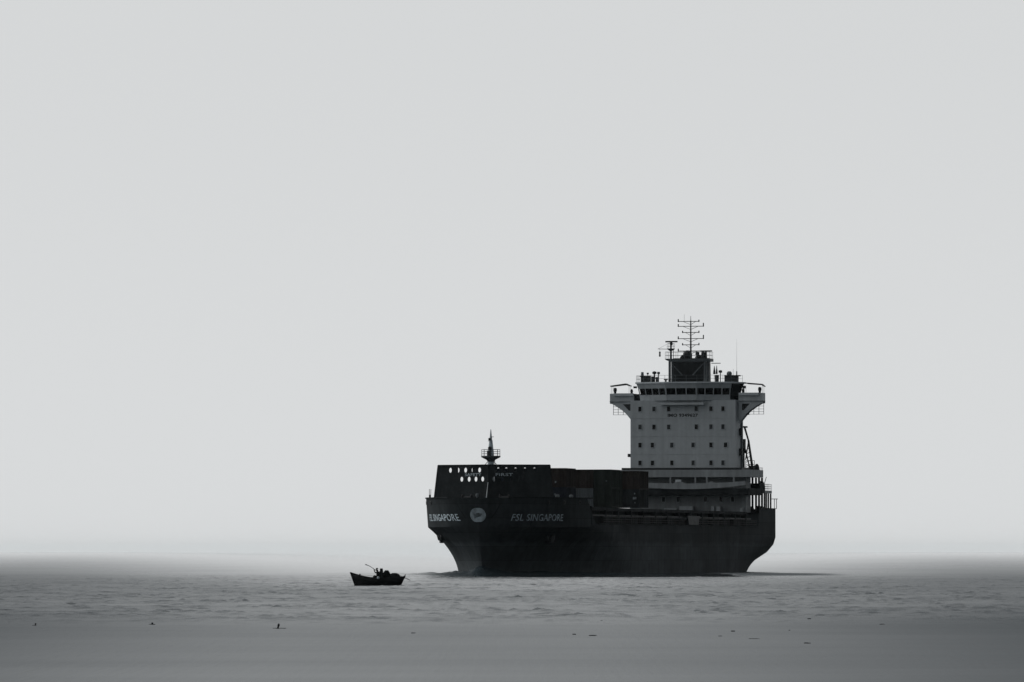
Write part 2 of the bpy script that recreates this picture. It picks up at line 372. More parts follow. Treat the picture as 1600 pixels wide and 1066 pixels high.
def build_hull():
    tb = [(i / 34) ** 1.9 for i in range(35)]
    aft = list(np.arange(XM - 5, 26, -5)) + list(np.arange(25, XA - 0.01, -1.0)) 
    zl = [-2, -1, 0, 0.6, 1.2, 1.8, 2.4, 3, 3.6, 4.2, 4.8, 5.3, 5.9, KN, ZM]
    def colx(j, z):
        if j < len(tb): s = stem_x(z); return s + (XM - s) * tb[j]
        return aft[j - len(tb)]
    nc = len(tb) + len(aft)
    top_f = [7.6, 8.4, 9.3, ZF]; top_p = [7.6, 8.4, 9.0, ZP]
    jf = max(j for j in range(nc) if colx(j, ZM) > 113.0)
    jp = min(j for j in range(nc) if colx(j, ZM) < -1.9)
    mb = MB()
    for sg in (1, -1):
        ids = {}
        def V(j, z, dx=0.0):
            k = (j, z)
            if k not in ids:
                x = colx(j, z) + dx; ids[k] = len(mb.v); mb.v.append((x, sg * half(x, z), z))
            return ids[k]
        for a, b_ in zip(zl[:-1], zl[1:]):
            for j in range(nc - 1): mb.f.append((V(j, a), V(j + 1, a), V(j + 1, b_), V(j, b_)))
        prev = ZM
        for z in top_f:                         # forecastle, its after end sloping
            for j in range(jf): mb.f.append((V(j, prev), V(j + 1, prev), V(j + 1, z, -0.0), V(j, z)))
            prev = z
        # sloping end plate
        e = [V(jf, ZM)] + [V(jf, z) for z in top_f]; tip = len(mb.v); xx = colx(jf, ZM) - 3.2; mb.v.append((xx, sg * half(xx, ZM), ZM))
        for a, b_ in zip(e[:-1], e[1:]): mb.f.append((tip, a, b_))
        prev = ZM
        for z in top_p:
            for j in range(jp, nc - 1): mb.f.append((V(j, prev), V(j + 1, prev), V(j + 1, z), V(j, z)))
            prev = z
        e = [V(jp, ZM)] + [V(jp, z) for z in top_p]; tip = len(mb.v); xx = colx(jp, ZM) + 1.6; mb.v.append((xx, sg * half(xx, ZM), ZM))
        for a, b_ in zip(e[:-1], e[1:]): mb.f.append((tip, a, b_))
    # transom
    zz = zl + top_p
    for a, b_ in zip(zz[:-1], zz[1:]):
        ya, yb = half(XA, a), half(XA, b_)
        mb.add([(XA, -ya, a), (XA, ya, a), (XA, yb, b_), (XA, -yb, b_)], [(0, 1, 2, 3)])
    # decks
    def deck(x0, x1, z, n=24):
        for i in range(n):
            a = x0 + (x1 - x0) * i / n; b_ = x0 + (x1 - x0) * (i + 1) / n
            ha, hb = half(a, z) - 0.02, half(b_, z) - 0.02
            mb.add([(a, -ha, z), (a, ha, z), (b_, hb, z), (b_, -hb, z)], [(0, 1, 2, 3)])
    deck(XA, -1.6, 9.0); deck(-2, 113, 6.82); deck(113, stem_x(9.3) - 0.05, 9.3, 40)
    mb.add([(113, -half(113, 9.3), 6.8), (113, half(113, 9.3), 6.8), (113, half(113, 9.3), 9.3), (113, -half(113, 9.3), 9.3)], [(0, 1, 2, 3)])
    mb.add([(-2, -HB * .97, 6.8), (-2, HB * .97, 6.8), (-2, HB * .97, 9.0), (-2, -HB * .97, 9.0)], [(0, 1, 2, 3)])
    return mb.build('hull', M['hull'], ship, smooth=True)
hull = build_hull()

# bulbous bow
mb = MB(); n = 14; prof = []
for i in range(11):
    t = i / 10; a = t * math.pi / 2
    prof.append((1.45 * math.cos(a) ** 0.8 if i < 10 else 0.0, 7.4 * math.sin(a) if i else 0.0))
mb.lathe((125.2, 0, -0.75), prof, 18, (1, 0, 0))
mb.build('bulbous_bow', M['bulb'], hull, smooth=True)

# bulwark cap rail and rubbing strake along the sheer
def side_strip(name, x0, x1, z0, z1, off, m, parent, n=40, sides=(1, -1)):
    for sg in sides:
        mb = MB()
        xs_ = [x0 + (x1 - x0) * i / n for i in range(n + 1)]
        v = []
        for x in xs_:
            for z in (z0, z1):
                for d in (0.0 if off < 0.2 else -0.1, off): v.append((x, sg * (half(x, (z0 + z1) / 2) + d), z))
        f = []
        for i in range(n):
            a = 4 * i; b_ = a + 4
            f += [(a, b_, b_ + 1, a + 1), (a + 2, a + 3, b_ + 3, b_ + 2), (a + 1, b_ + 1, b_ + 3, a + 3), (a, a + 2, b_ + 2, b_)]
        f += [(0, 1, 3, 2), (4 * n, 4 * n + 2, 4 * n + 3, 4 * n + 1)]
        mb.add(v, f).build(name, m, parent)
side_strip('cap_rail', 113, 130.5, ZF - 0.02, ZF + 0.12, 0.12, M['hullup'], hull, 60)
side_strip('sheer_strake', -0.3, 110, ZM - 0.12, ZM + 0.08, 0.07, M['hullup'], hull, 50)
side_strip('poop_cap_rail', -15.9, -2.2, ZP - 0.02, ZP + 0.1, 0.1, M['hullup'], hull, 12)

# bow lettering, wrapped round the flare
def hull_text(body, sg, x_start, length, z0, height, m, bold=0.006):
    v, f = text_mesh(body, bold); W = v[:, 0].max(); H = v[:, 1].max()
    zmid = z0 + height / 2
    # arc length table from x_start going aft (port) or forward (starboard)
    step = -0.05 * sg; tab = [(0.0, x_start)]; x = x_start; acc = 0
    while acc < length + 0.3 and 81 < x < stem_x(zmid):
        x2 = x + step; acc += math.hypot(step, half(x2, zmid) - half(x, zmid)); x = x2; tab.append((acc, x))
    A, B = zip(*tab); mb = MB(); vv = []
    for p in v:
        xx = float(np.interp(p[0] / W * length, A, B)); z = z0 + p[1] / H * height
        y = half(xx, z); sl = (half(xx + 0.05, z) - half(xx - 0.05, z)) / 0.1; nn = Vector((-sl, 1, 0)).normalized() * 0.035
        vv.append((xx + nn.x, sg * (y + nn.y), z))
    cut = text_mesh(body.split()[0], bold)[0][:, 0].max() + 0.08          # the two words are painted apart
    for first in (True, False):
        ff = [t for t in f if (v[t[0], 0] < cut) == first]; used = sorted({k for t in ff for k in t}); at = {k: q for q, k in enumerate(used)}
        MB().add([vv[k] for k in used], [tuple(at[k] for k in t) for t in ff]).build('ship_name', m, hull)
hull_text('FSL SINGAPORE', 1, 129.9, 9.7, 7.22, 0.92, M['letterdim'])
hull_text('FSL SINGAPORE', -1, 123.5, 9.6, 7.22, 0.92, M['letter'])

# round emblem on the stem, following the plating
def emblem():
    zc, r = 8.0, 0.93
    def pt(a, rr, off):
        s_ = math.cos(a) * rr; z = zc + math.sin(a) * rr * 1.02
        # walk along the waterline from the stem: s_ > 0 to port
        x = stem_x(z) - 0.002; acc = 0; y = half(x, z)
        while acc < abs(s_) and x > 120:
            x2 = x - 0.004; y2 = half(x2, z); acc += math.hypot(0.004, y2 - y); x, y = x2, y2
        return (x + off, (1 if s_ >= 0 else -1) * y, z)
    def disc(rings, seg, off, name, m, par, rfun=None, cz=0):
        mb = MB(); v = [pt(0, 0, off)]
        for k in range(1, rings + 1):
            for i in range(seg):
                a = 2 * math.pi * i / seg; rr = r * k / rings * (rfun(a) if rfun else 1)
                v.append(pt(a, rr, off))
        f = [(0, 1 + i, 1 + (i + 1) % seg) for i in range(seg)]
        for k in range(rings - 1):
            o = 1 + k * seg
            for i in range(seg): f.append((o + i, o + (i + 1) % seg, o + seg + (i + 1) % seg, o + seg + i))
        return mb.add(v, f).build(name, m, par)
    e = disc(6, 32, 0.06, 'bow_emblem', M['emblem'], hull)
    disc(5, 26, 0.10, 'emblem_figure', M['figure'], e, lambda a: 0.30 + 0.10 * math.sin(2 * a + 0.9) + 0.07 * math.sin(5 * a) + 0.30 * math.exp(-((a - 4.3) / 0.45) ** 2))
emblem()

# anchors in their pockets, fairleads
for sg in (1, -1):
    x = 121.5; z = 5.2; y = half(x, z)
    mb = MB(); mb.lathe((x, sg * (y - 0.35), z), [(0.95, 0), (0.95, 0.42), (0.7, 0.5), (0.62, 0.25)], 14, (0.35, sg * 1.0, 0.0))
    mb.tube((x, sg * (y + 0.25), z + 0.5), (x, sg * (y + 0.05), z - 0.9), 0.14)
    mb.tube((x - 0.65, sg * (y + 0.1), z - 0.5), (x + 0.65, sg * (y + 0.1), z - 0.5), 0.15, 0.1)
    mb.tube((x - 0.65, sg * (y + 0.1), z - 0.5), (x - 0.85, sg * (y + 0.35), z + 0.15), 0.15, 0.04)
    mb.tube((x + 0.65, sg * (y + 0.1), z - 0.5), (x + 0.85, sg * (y + 0.35), z + 0.15), 0.15, 0.04)
    mb.build('anchor', M['darksteel'], hull)
    for x, z in ((125.2, 9.7), (121.8, 9.75), (117.5, 9.75)):
        MB().lathe((x, sg * (half(x, z) - 0.04), z), [(0.30, 0), (0.30, 0.1), (0.16, 0.12), (0.16, 0.02)], 12, (0.4, sg, 0)).build('fairlead', M['darksteel'], hull)

# windbreak on the forecastle: two plates meeting in a forward point, with oval lightening holes
def windbreak():
    root = empty('windbreak', (0, 0, 0)); root.parent = ship
    apex = Vector((126.4, 0)); th = 0.10
    for sg in (-1, 1):
        end_b = Vector((123.0, 8.35)); end_t = Vector((123.0, 7.78))
        z0, z1 = 9.25, 14.76
        def P(y, z, d=0.0):
            k = (z - z0) / (z1 - z0); ey = end_b.y + (end_t.y - end_b.y) * k
            t = y / ey
            x = apex.x + (end_b.x - apex.x) * t - 0.35 * k
            return (x - d, sg * y, z)
        holes = [(yy, 14.08) for yy in (1.28, 2.3, 3.45, 4.62, 5.82)] + [(yy, 12.86) for yy in (0.78, 1.82, 2.88, 4.02)]
        mb = MB()
        def quad(ya, yb, za, zb, flare=False):
            def yy(y, z): return y * (end_b.y + (end_t.y - end_b.y) * (z - z0) / (z1 - z0)) / end_b.y if flare else y
            for d in (0, th):
                mb.add([P(ya, za, d), P(yy(yb, za), za, d), P(yy(yb, zb), zb, d), P(ya, zb, d)], [(0, 1, 2, 3)])
        def hole_cell(yc, zc, ya, yb, za, zb, hw=0.215, hh=0.33):
            ang = [i * math.pi / 10 for i in range(20)]
            corners = [math.atan2(zz - zc, q - yc) % (2 * math.pi) for q in (ya, yb) for zz in (za, zb)]
            ang = sorted(ang + corners); n_ = len(ang)
            def rim(a):
                c_, s_ = math.cos(a), math.sin(a); t = 1e9
                if c_ > 1e-9: t = min(t, (yb - yc) / c_)
                if c_ < -1e-9: t = min(t, (ya - yc) / c_)
                if s_ > 1e-9: t = min(t, (zb - zc) / s_)
                if s_ < -1e-9: t = min(t, (za - zc) / s_)
                return (yc + c_ * t, zc + s_ * t)
            inn = [(yc + hw * math.cos(a), zc + hh * math.sin(a)) for a in ang]; ou = [rim(a) for a in ang]
            for d in (0, th):
                v = [P(p[0], p[1], d) for p in inn] + [P(p[0], p[1], d) for p in ou]
                mb.add(v, [(i, (i + 1) % n_, n_ + (i + 1) % n_, n_ + i) for i in range(n_)])
            v = [P(p[0], p[1], 0) for p in inn] + [P(p[0], p[1], th) for p in inn]
            mb.add(v, [(i, (i + 1) % n_, n_ + (i + 1) % n_, n_ + i) for i in range(n_)])
        for row, (za, zb) in (((holes[:5]), (13.6, 14.5)), ((holes[5:]), (12.4, 13.3))):
            edges = [0.0]
            for (a, _), (b_, _) in zip(row[:-1], row[1:]): edges.append((a + b_) / 2)
            edges.append(row[-1][0] + 0.6)
            for i, (yc, zc) in enumerate(row): hole_cell(yc, zc, edges[i], edges[i + 1], za, zb)
            quad(edges[-1], end_b.y, za, zb, True)
        for za, zb in ((z0, 12.4), (13.3, 13.6), (14.5, z1)): quad(0, end_b.y, za, zb, True)
        # outer edge
        yb_, yt_ = end_b.y, end_t.y
        mb.add([P(yb_, z0), P(yb_, z0, th), P(yt_, z1, th), P(yt_, z1)], [(0, 1, 2, 3)])
        mb.add([P(0, z1), P(0, z1, th), P(yt_, z1, th), P(yt_, z1)], [(0, 1, 2, 3)])
        pl = mb.build('windbreak_plate', M['hullup'], root)
        # flange and stiffeners behind
        fl = MB(); a = Vector(P(0, z1)); b_ = Vector(P(yt_, z1)); fl.tube(a, b_, 0.07, n=6); fl.tube(b_, P(yb_, z0), 0.07, n=6)
        fl.build('edge_flange', M['hullup'], root)
        for y in ((0.30, 2.32, 4.85, 7.0) if sg < 0 else (0.30, 2.9, 5.2, 7.0)):
            p = P(y, z0, th + 0.02); q = P(y, z1 - 0.05, th + 0.02)
            MB().add([(p[0], p[1] - .09, p[2]), (p[0], p[1] + .09, p[2]), (p[0] - 1.1, p[1] + .09, p[2]), (p[0] - 1.1, p[1] - .09, p[2]),
                      (q[0], q[1] - .09, q[2]), (q[0], q[1] + .09, q[2]), (q[0] - .3, q[1] + .09, q[2]), (q[0] - .3, q[1] - .09, q[2])],
                     [(0, 1, 2, 3), (4, 5, 6, 7), (0, 1, 5, 4), (1, 2, 6, 5), (2, 3, 7, 6), (3, 0, 4, 7)]).build('stiffener', M['hullup'], root)
        # lettering, seen from ahead
        body = 'SAFETY' if sg < 0 else 'FIRST'
        y_from, y_to = (-3.55, -0.98) if sg < 0 else (1.0, 3.15)
        v, f = text_mesh(body, 0.015); W = v[:, 0].max(); H = v[:, 1].max()
        vv = []
        for p in v:
            y = y_from + (y_to - y_from) * p[0] / W; z = 13.26 + 0.4 * p[1] / H
            vv.append(P(abs(y), z, -0.02))
        MB().add(vv, f).build('safety_lettering', M['letterdim'], pl)
    return root
windbreak()

# foremast behind the windbreak
fm = empty('foremast', (0, 0, 0)); fm.parent = ship
mb = MB(); mb.lathe((124.4, 0, 9.3), [(0.52, 0), (0.45, 4.5), (0.42, 6.9), (0.40, 7.2), (0.24, 8.6), (0.2, 8.7), (0.06, 10.1), (0.05, 10.25)], 12); mb.build('mast_tube', M['foremast'], fm, smooth=True)
mb = MB(); mb.lathe((124.4, 0, 15.2), [(0.42, 0), (0.6, 0.25), (1.32, 0.62), (1.32, 0.80)], 16); mb.build('mast_platform', M['mast'], fm)
mb = MB()
ring = [(124.4 + 1.27 * math.cos(a), 1.27 * math.sin(a), 16.0) for a in [i * 2 * math.pi / 12 for i in range(13)]]
mb.rail(ring, 0.85, 0.7, r=0.03); mb.build('railing', M['rail'], fm)
MB().lathe((124.95, 0, 16.75), [(0.1, 0), (0.26, 0.05), (0.26, 0.4), (0.1, 0.5)], 10).build('masthead_light', M['darksteel'], fm)
MB().box(124.75, 125.15, -0.35, 0.12, 16.0, 16.7).build('light_bracket', M['darksteel'], fm)
MB().lathe((124.72, -0.1, 18.05), [(0.1, 0), (0.17, 0.05), (0.17, 0.3), (0.08, 0.36)], 8).build('masthead_light', M['darksteel'], fm)
MB().tube((124.5, -0.35, 18.0), (124.5, 0.3, 18.0), 0.04).build('crosstree', M['mast'], fm)
MB().tube((124.5, -0.05, 18.55), (124.5, 0.42, 18.55), 0.04).build('crosstree', M['mast'], fm)
for sg in (-1, 1): MB().tube((124.4, sg * 0.9, 14.7), (124.4, sg * 0.4, 15.25), 0.045).build('mast_brace', M['mast'], fm)
MB().tube((124.4, 0.55, 14.6), (124.4, 0.55, 15.9), 0.04).build('mast_ladder', M['mast'], fm)

# forecastle gear
for sg in (-1, 1):
    mb = MB(); mb.box(126.0, 128.2, sg * 2.6 - 0.9, sg * 2.6 + 0.9, 9.3, 9.9); mb.lathe((127.2, sg * 2.6 - 0.7, 10.2), [(0.62, 0), (0.62, 0.12), (0.35, 0.14), (0.35, 1.2), (0.62, 1.22), (0.62, 1.34)], 12, (0, 1, 0)); mb.build('windlass', M['darksteel'], ship)
    mb = MB()
    for dx in (-0.35, 0.35): mb.lathe((120.2 + dx, sg * 8.9, 9.3), [(0.2, 0), (0.2, 0.95), (0.27, 1.0), (0.27, 1.1)], 8)
    mb.build('mooring_bitt', M['darksteel'], ship)
MB().tube((129.6, 0.55, 9.3), (128.2, 0.55, 12.4), 0.06, 0.035).build('jackstaff', M['trim'], ship)
MB().lathe((128.4, -0.9, 9.3), [(0.1, 0), (0.1, 1.15), (0.22, 1.25), (0.22, 1.55), (0.05, 1.6)], 8).build('searchlight', M['rail'], ship)
mb = MB()
for dy in (0, 0.18): mb.tube((122.4, -9.05 + dy, 10.35), (122.4, -9.05 + dy * 1.2, 11.55), 0.035)
mb.lathe((122.4, -8.98, 10.3), [(0.13, 0), (0.13, 0.45), (0.05, 0.5)], 6); mb.build('flag_socket', M['darksteel'], ship)
for x, y in ((121.6, 6.2), (120.7, 8.35), (117.0, 9.4)):
    MB().lathe((x, y, 9.3), [(0.16, 0), (0.16, 1.1), (0.3, 1.2), (0.28, 1.45), (0.1, 1.5)], 8).build('ventilator', M['rail'], ship)

# ---- cargo deck: coamings, covers, side passage
for sg in (1, -1):
    y = sg * 10.35
    MB().box(6, 112.5, min(y, y - sg * 0.3), max(y, y - sg * 0.3), 6.8, 8.7).build('hatch_coaming', M['hullup'], ship)
    mb = MB(); mb.box(4, 112, sg * 11.12 - 0.1, sg * 11.12 + 0.1, 7.98, 8.16); mb.build('passage_rail', M['plate2'], ship)
    for i, x in enumerate(np.arange(8, 112, 8.0)):
        yy = sorted((sg * 10.5, sg * 11.3)); MB().box(x - 0.2, x + 0.2, yy[0], yy[1], 6.82, 8.8).build('lashing_pedestal', M['hullup'], ship)
    mb = MB(); mb.rail([(x, sg * 11.42, ZM + 0.02) for x in np.arange(1, 111, 5.0)], 0.95, 1.25, r=0.026); mb.build('deck_railing', M['darksteel'], ship)
xs_h = [6.2, 20, 33.5, 47, 60.5, 71, 80, 89.2, 98, 105.2, 112.8]
for a, b_ in zip(xs_h[:-1], xs_h[1:]):
    MB().box(a + 0.08, b_ - 0.08, -11.0, 11.0, 8.7, 9.14).build('hatch_cover', M['hullup'], ship)
mb = MB(); mb.prism([(44, 8.3), (52.6, 8.3), (51.6, 7.0), (45, 7.0)], 'y', 11.25, 11.75); mb.build('gangway_box', M['plate2'], ship)
mb = MB(); mb.box(52.6, 66.0, 11.36, 11.62, 7.75, 8.0); mb.build('accommodation_ladder', M['hullup'], ship)

# ---- accommodation tower
house = empty('deckhouse', (0, 0, 0)); house.parent = ship
YL, YR = -8.45, 8.0
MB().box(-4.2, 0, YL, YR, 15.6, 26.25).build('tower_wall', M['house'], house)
wrows = {24.95: (-6.95, -4.75, -2.45, 1.88, 4.18, 6.05), 22.2: (-6.95, -4.75, -2.45, 1.88, 4.18, 6.05),
         19.42: (-6.95, -5.0, -1.95, 1.38, 4.18, 6.45), 16.68: (-6.95, -5.0, -1.95, 1.38, 4.18, 6.05)}
def house_window(x, y, z, w=0.5, h=0.72, par=house):
    fr = MB()
    for a in ((y - w / 2 - .07, y - w / 2, z - h / 2 - .07, z + h / 2 + .07), (y + w / 2, y + w / 2 + .07, z - h / 2 - .07, z + h / 2 + .07),
              (y - w / 2, y + w / 2, z + h / 2, z + h / 2 + .07), (y - w / 2, y + w / 2, z - h / 2 - .07, z - h / 2)):
        fr.box(x, x + 0.07, *a)
    f = fr.build('window', M['house'], par)
    MB().box(x + 0.004, x + 0.03, y - w / 2, y + w / 2, z - h / 2, z + h / 2).build('pane', M['curtain'] if random.random() < 0.3 else M['glass'], f).parent = f
for z, ys_ in wrows.items():
    for y in ys_: house_window(0.0, y, z)
# deck seams between the storeys
for z in (18.05, 20.8, 23.55):
    MB().box(-0.02, 0.035, YL, YR, z - 0.03, z + 0.03).build('deck_seam', M['house'], house)
MB().box(-4.3, -3.9, YR - 0.02, YR + 0.3, 15.6, 26.0).build('corner_trunk', M['rail'], house)
v, f = text_mesh('IMO 9349627', 0.035)
MB().add([(0.02, -2.6 + 4.75 * p[0] / v[:, 0].max(), 23.72 + 0.52 * p[1] / v[:, 1].max()) for p in v], f).build('ship_number', M['letterdark'], house)
MB().box(0.0, 1.0, -3.65, 3.2, 25.55, 25.9).build('catwalk', M['house'], house)
MB().box(-3.0, 0.0, -8.9, -8.47, 17.6, 18.1).build('side_lamp', M['darksteel'], house)
MB().tube((-2.2, -8.8, 18.1), (-2.2, -8.85, 19.0), 0.03).build('aerial', M['rail'], house)
for yy, z in ((YR + 0.02, 21.4), (YR + 0.02, 18.3)):
    MB().box(-3.4, -2.6, yy, yy + 0.45, z - 0.5, z + 0.6).build('vent_cowl', M['darksteel'], house)

# lower storeys: overhanging decks and a set-back wall
MB().box(-6.5, 1.1, -9.6, 9.2, 15.62, 15.92).build('boat_deck_edge', M['darksteel'], house)
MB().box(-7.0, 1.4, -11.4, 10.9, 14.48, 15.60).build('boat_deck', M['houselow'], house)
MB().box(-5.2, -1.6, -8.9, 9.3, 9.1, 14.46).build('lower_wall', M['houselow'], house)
for y in (-3.6, -1.3, 2.95, 5.4, 7.2): house_window(-1.6, y, 11.1)
# sagging bulwark of the deck below
mb = MB(); nseg = 28; v = []
for i in range(nseg + 1):
    t = i / nseg; y = -8.6 + 18.6 * t; sag = 1 - (2 * t - 1) ** 2
    zt = 13.85 - 0.35 * sag + (0.28 if 0.40 < t < 0.50 or 0.68 < t < 0.75 else 0.0); zb = 13.25 - 0.62 * sag
    v += [(2.3, y, zb), (2.3, y, zt), (2.1, y, zt), (2.1, y, zb)]
fs = []
for i in range(nseg):
    a = 4 * i; b_ = a + 4
    for k in range(4): fs.append((a + k, a + (k + 1) % 4, b_ + (k + 1) % 4, b_ + k))
fs += [(0, 1, 2, 3), (4 * nseg + 3, 4 * nseg + 2, 4 * nseg + 1, 4 * nseg)]
mb.add(v, fs).build('deck_bulwark', M['houselow'], house)
MB().box(-6.8, 2.1, -9.0, 10.6, 11.75, 12.75).build('upper_deck_shade', M['hullup'], house)  # deck made deep and dark: recess shadow put into shape and colour
for y in (-6.5, -1.9, 2.0, 3.8, 8.0): MB().box(1.2, 1.4, y - 0.12, y + 0.12, 12.55, 14.48).build('deck_pillar', M['houselow'], house)
MB().box(0.9, 1.5, -1.1, -0.2, 13.3, 14.1).build('liferaft_box', M['trim'], house)
for y0, y1, z1 in ((-3.3, -1.4, 9.75), (-0.9, 1.2, 10.05), (4.1, 4.55, 10.05), (4.9, 5.5, 10.0), (8.6, 8.9, 9.8)):
    MB().box(-1.2, -0.4, y0, y1, 9.1, z1).build('deck_locker', M['house'], house)

# wheelhouse
wh = empty('wheelhouse', (0, 0, 0)); wh.parent = ship
pl_b = [(-3.8, -7.7), (-1.0, -7.15), (0.9, -2.55), (0.9, 2.1), (-0.8, 7.0), (-3.0, 7.9), (-3.8, 7.9)]
pl_w = [(-3.8, -7.7), (-0.85, -7.2), (1.1, -2.6), (1.1, 2.15), (-0.65, 7.05), (-3.0, 8.0), (-3.8, 8.0)]
pl_m = [(-3.8, -7.8), (-0.55, -7.35), (1.45, -2.65), (1.45, 2.2), (-0.3, 7.2), (-3.0, 8.25), (-3.8, 8.25)]
pl_t = [(-3.8, -8.0), (-0.3, -7.6), (1.75, -2.7), (1.75, 2.3), (0.0, 7.45), (-3.0, 8.6), (-3.8, 8.6)]
def loft(levels):
    mb = MB(); n_ = len(levels[0][1])
    v = [(p[0], p[1], z) for z, pl in levels for p in pl]
    f = [tuple(range(n_))[::-1], tuple(range((len(levels) - 1) * n_, len(levels) * n_))]
    for k in range(len(levels) - 1):
        for i in range(n_): f.append((k * n_ + i, k * n_ + (i + 1) % n_, (k + 1) * n_ + (i + 1) % n_, (k + 1) * n_ + i))
    return mb.add(v, f)
loft([(26.25, pl_b), (27.12, pl_w)]).build('lower_bulkhead', M['house'], wh)
loft([(28.1, pl_m), (28.85, pl_t)]).build('upper_bulkhead', M['house'], wh)
loft([(27.12, [(-3.6, -7.4), (-1.0, -6.95), (0.85, -2.5), (0.85, 2.05), (-0.8, 6.8), (-3.0, 7.7), (-3.6, 7.7)]),
      (28.1, [(-3.6, -7.5), (-0.7, -7.1), (1.2, -2.55), (1.2, 2.1), (-0.45, 6.95), (-3.0, 7.95), (-3.6, 7.95)])]).build('wheelhouse_core', M['glass'], wh)
def wpt(e, t, k):
    a = Vector(pl_w[e]).lerp(Vector(pl_w[e + 1]), t); b_ = Vector(pl_m[e]).lerp(Vector(pl_m[e + 1]), t)
    p = a.lerp(b_, k); return Vector((p.x, p.y, 27.12 + 0.98 * k))
for e, cnt in ((1, 4), (2, 3), (3, 4)):
    for i in range(cnt):
        t0, t1 = i / cnt + 0.045, (i + 1) / cnt - 0.045
        v = [wpt(e, t0, 0.03), wpt(e, t1, 0.03), wpt(e, t1, 0.97), wpt(e, t0, 0.97)]
        v2 = [p + Vector((-0.05, 0, 0)) for p in v]
        MB().add(v + v2, [(0, 1, 2, 3), (7, 6, 5, 4), (0, 1, 5, 4), (1, 2, 6, 5), (2, 3, 7, 6), (3, 0, 4, 7)]).build('bridge_window', M['glass'], wh)
    for i in range(cnt + 1):
        t = min(max(i / cnt, 0.012), 0.988)
        a, b_ = wpt(e, t, 0), wpt(e, t, 1)
        MB().tube(a + Vector((0.02, 0, 0)), b_ + Vector((0.02, 0, 0)), 0.09, n=4).build('mullion', M['house'], wh)
_o = Vector((0.04, 0.03, 0)); _c = [Vector((*pl_b[4], 26.4)), Vector((*pl_b[5], 26.4)), Vector((*pl_t[5], 28.8)), Vector((*pl_t[4], 28.8))]
MB().add([p + _o for p in _c] + [p - _o for p in _c], [(0, 1, 2, 3), (7, 6, 5, 4), (0, 1, 5, 4), (1, 2, 6, 5), (2, 3, 7, 6), (3, 0, 4, 7)]).build('corner_plate', M['hullup'], wh)
rf = [(-4.4, -8.2), (-0.2, -7.75), (1.9, -2.75), (1.9, 2.35), (0.15, 7.6), (-2.9, 8.75), (-4.4, 8.75)]
loft([(28.852, rf), (29.08, rf)]).build('wheelhouse_roof', M['trim'], wh)
MB().box(-3.0, -2.4, 8.62, 9.0, 28.1, 28.5).build('navigation_light', M['darksteel'], wh)
MB().box(-2.2, -1.6, -8.35, -7.9, 28.2, 28.5).build('navigation_light', M['darksteel'], wh)

# bridge wings
for sg in (-1, 1):
    w = empty('bridge_wing', (0, 0, 0)); w.parent = ship
    yi, yo = (8.2, 12.0)
    arch = [(yi, 27.38), (yo, 27.38), (yo, 25.82), (yo - 0.35, 25.78), (10.9, 25.35), (10.0, 24.75), (9.4, 24.2), (8.9, 23.6), (8.45, 23.05), (yi, 22.8)]
    # girder with a dark lightening hole: built as plate ring + face
    arch = [(sg * a, z) for a, z in arch]
    MB().prism(arch, 'x', -1.5, -1.38).build('wing_bracket', M['house'], w)
    MB().prism(arch, 'x', -3.2, -3.08).build('wing_bracket', M['house'], w)
    MB().prism([(sg * 8.75, 25.75), (sg * 9.95, 25.75), (sg * 9.0, 24.75), (sg * 8.75, 24.75)], 'x', -1.376, -1.35).build('bracket_recess', M['darksteel'], w)
    yy = sorted((sg * yi, sg * yo))
    MB().box(-3.3, -1.2, yy[0], yy[1], 26.1, 26.25).build('wing_deck', M['houselow'], w)
    y2 = sorted((sg * 8.3, sg * 11.35))
    MB().box(-1.376, -1.05, y2[0], y2[1], 27.02, 27.42).build('wind_deflector', M['trim'], w)
    yy = sorted((sg * (yo - 0.12), sg * yo)); MB().box(-3.08, -1.5, yy[0], yy[1], 26.25, 27.38).build('wing_bulwark', M['house'], w)
    if sg < 0: MB().box(-3.0, -1.7, -8.6, -7.05, 26.26, 27.3).build('wing_root', M['hullup'], w)
    # canopy and its posts
    a, b_ = (8.95, 11.95)
    top = [(sg * 12.0, 28.62), (sg * 9.6, 28.95), (sg * 8.9, 28.62), (sg * 8.9, 28.5), (sg * 9.6, 28.72), (sg * 12.0, 28.46)]
    if sg > 0: top = [(12.1, 28.42), (11.7, 28.78), (9.0, 29.0), (9.0, 28.9), (9.7, 28.72), (11.7, 28.58), (12.1, 28.32)]
    MB().prism(top, 'x', -3.0, -1.6).build('canopy', M['darksteel'], w)
    mb = MB()
    for y in (11.85, 9.05): 
        for x in (-2.9, -1.7): mb.tube((x, sg * y, 27.35), (x, sg * y, 28.6), 0.025, n=4)
    mb.build('canopy_post', M['rail'], w)
    MB().lathe((-2.2, sg * 11.35, 27.3), [(0.16, 0), (0.2, 0.35), (0.28, 0.55), (0.26, 0.9), (0.1, 1.0)], 10).build('control_console', M['darksteel'], w)
    MB().lathe((-2.2, sg * 8.75, 27.3), [(0.16, 0), (0.2, 0.3), (0.24, 0.5), (0.12, 0.78)], 10).build('repeater_stand', M['darksteel'], w)
    # hanging cage ladder below the wing
    mb = MB()
    for y in (11.8, 11.05, 10.25, 9.5, 8.9):
        for x in (-3.0,): mb.tube((x, sg * y, 24.15), (x, sg * y, 26.0), 0.045, n=4)
    for z in (24.15, 24.55, 24.95, 25.4): mb.tube((-3.0, sg * 8.4, z), (-3.0, sg * 11.85, z), 0.035, n=4)
    mb.build('maintenance_cage', M['rail'], w)
    MB().box(-3.3, -2.7, *sorted((sg * 8.4, sg * 9.5)), 24.05, 24.2).build('cage_floor', M['darksteel'], w)

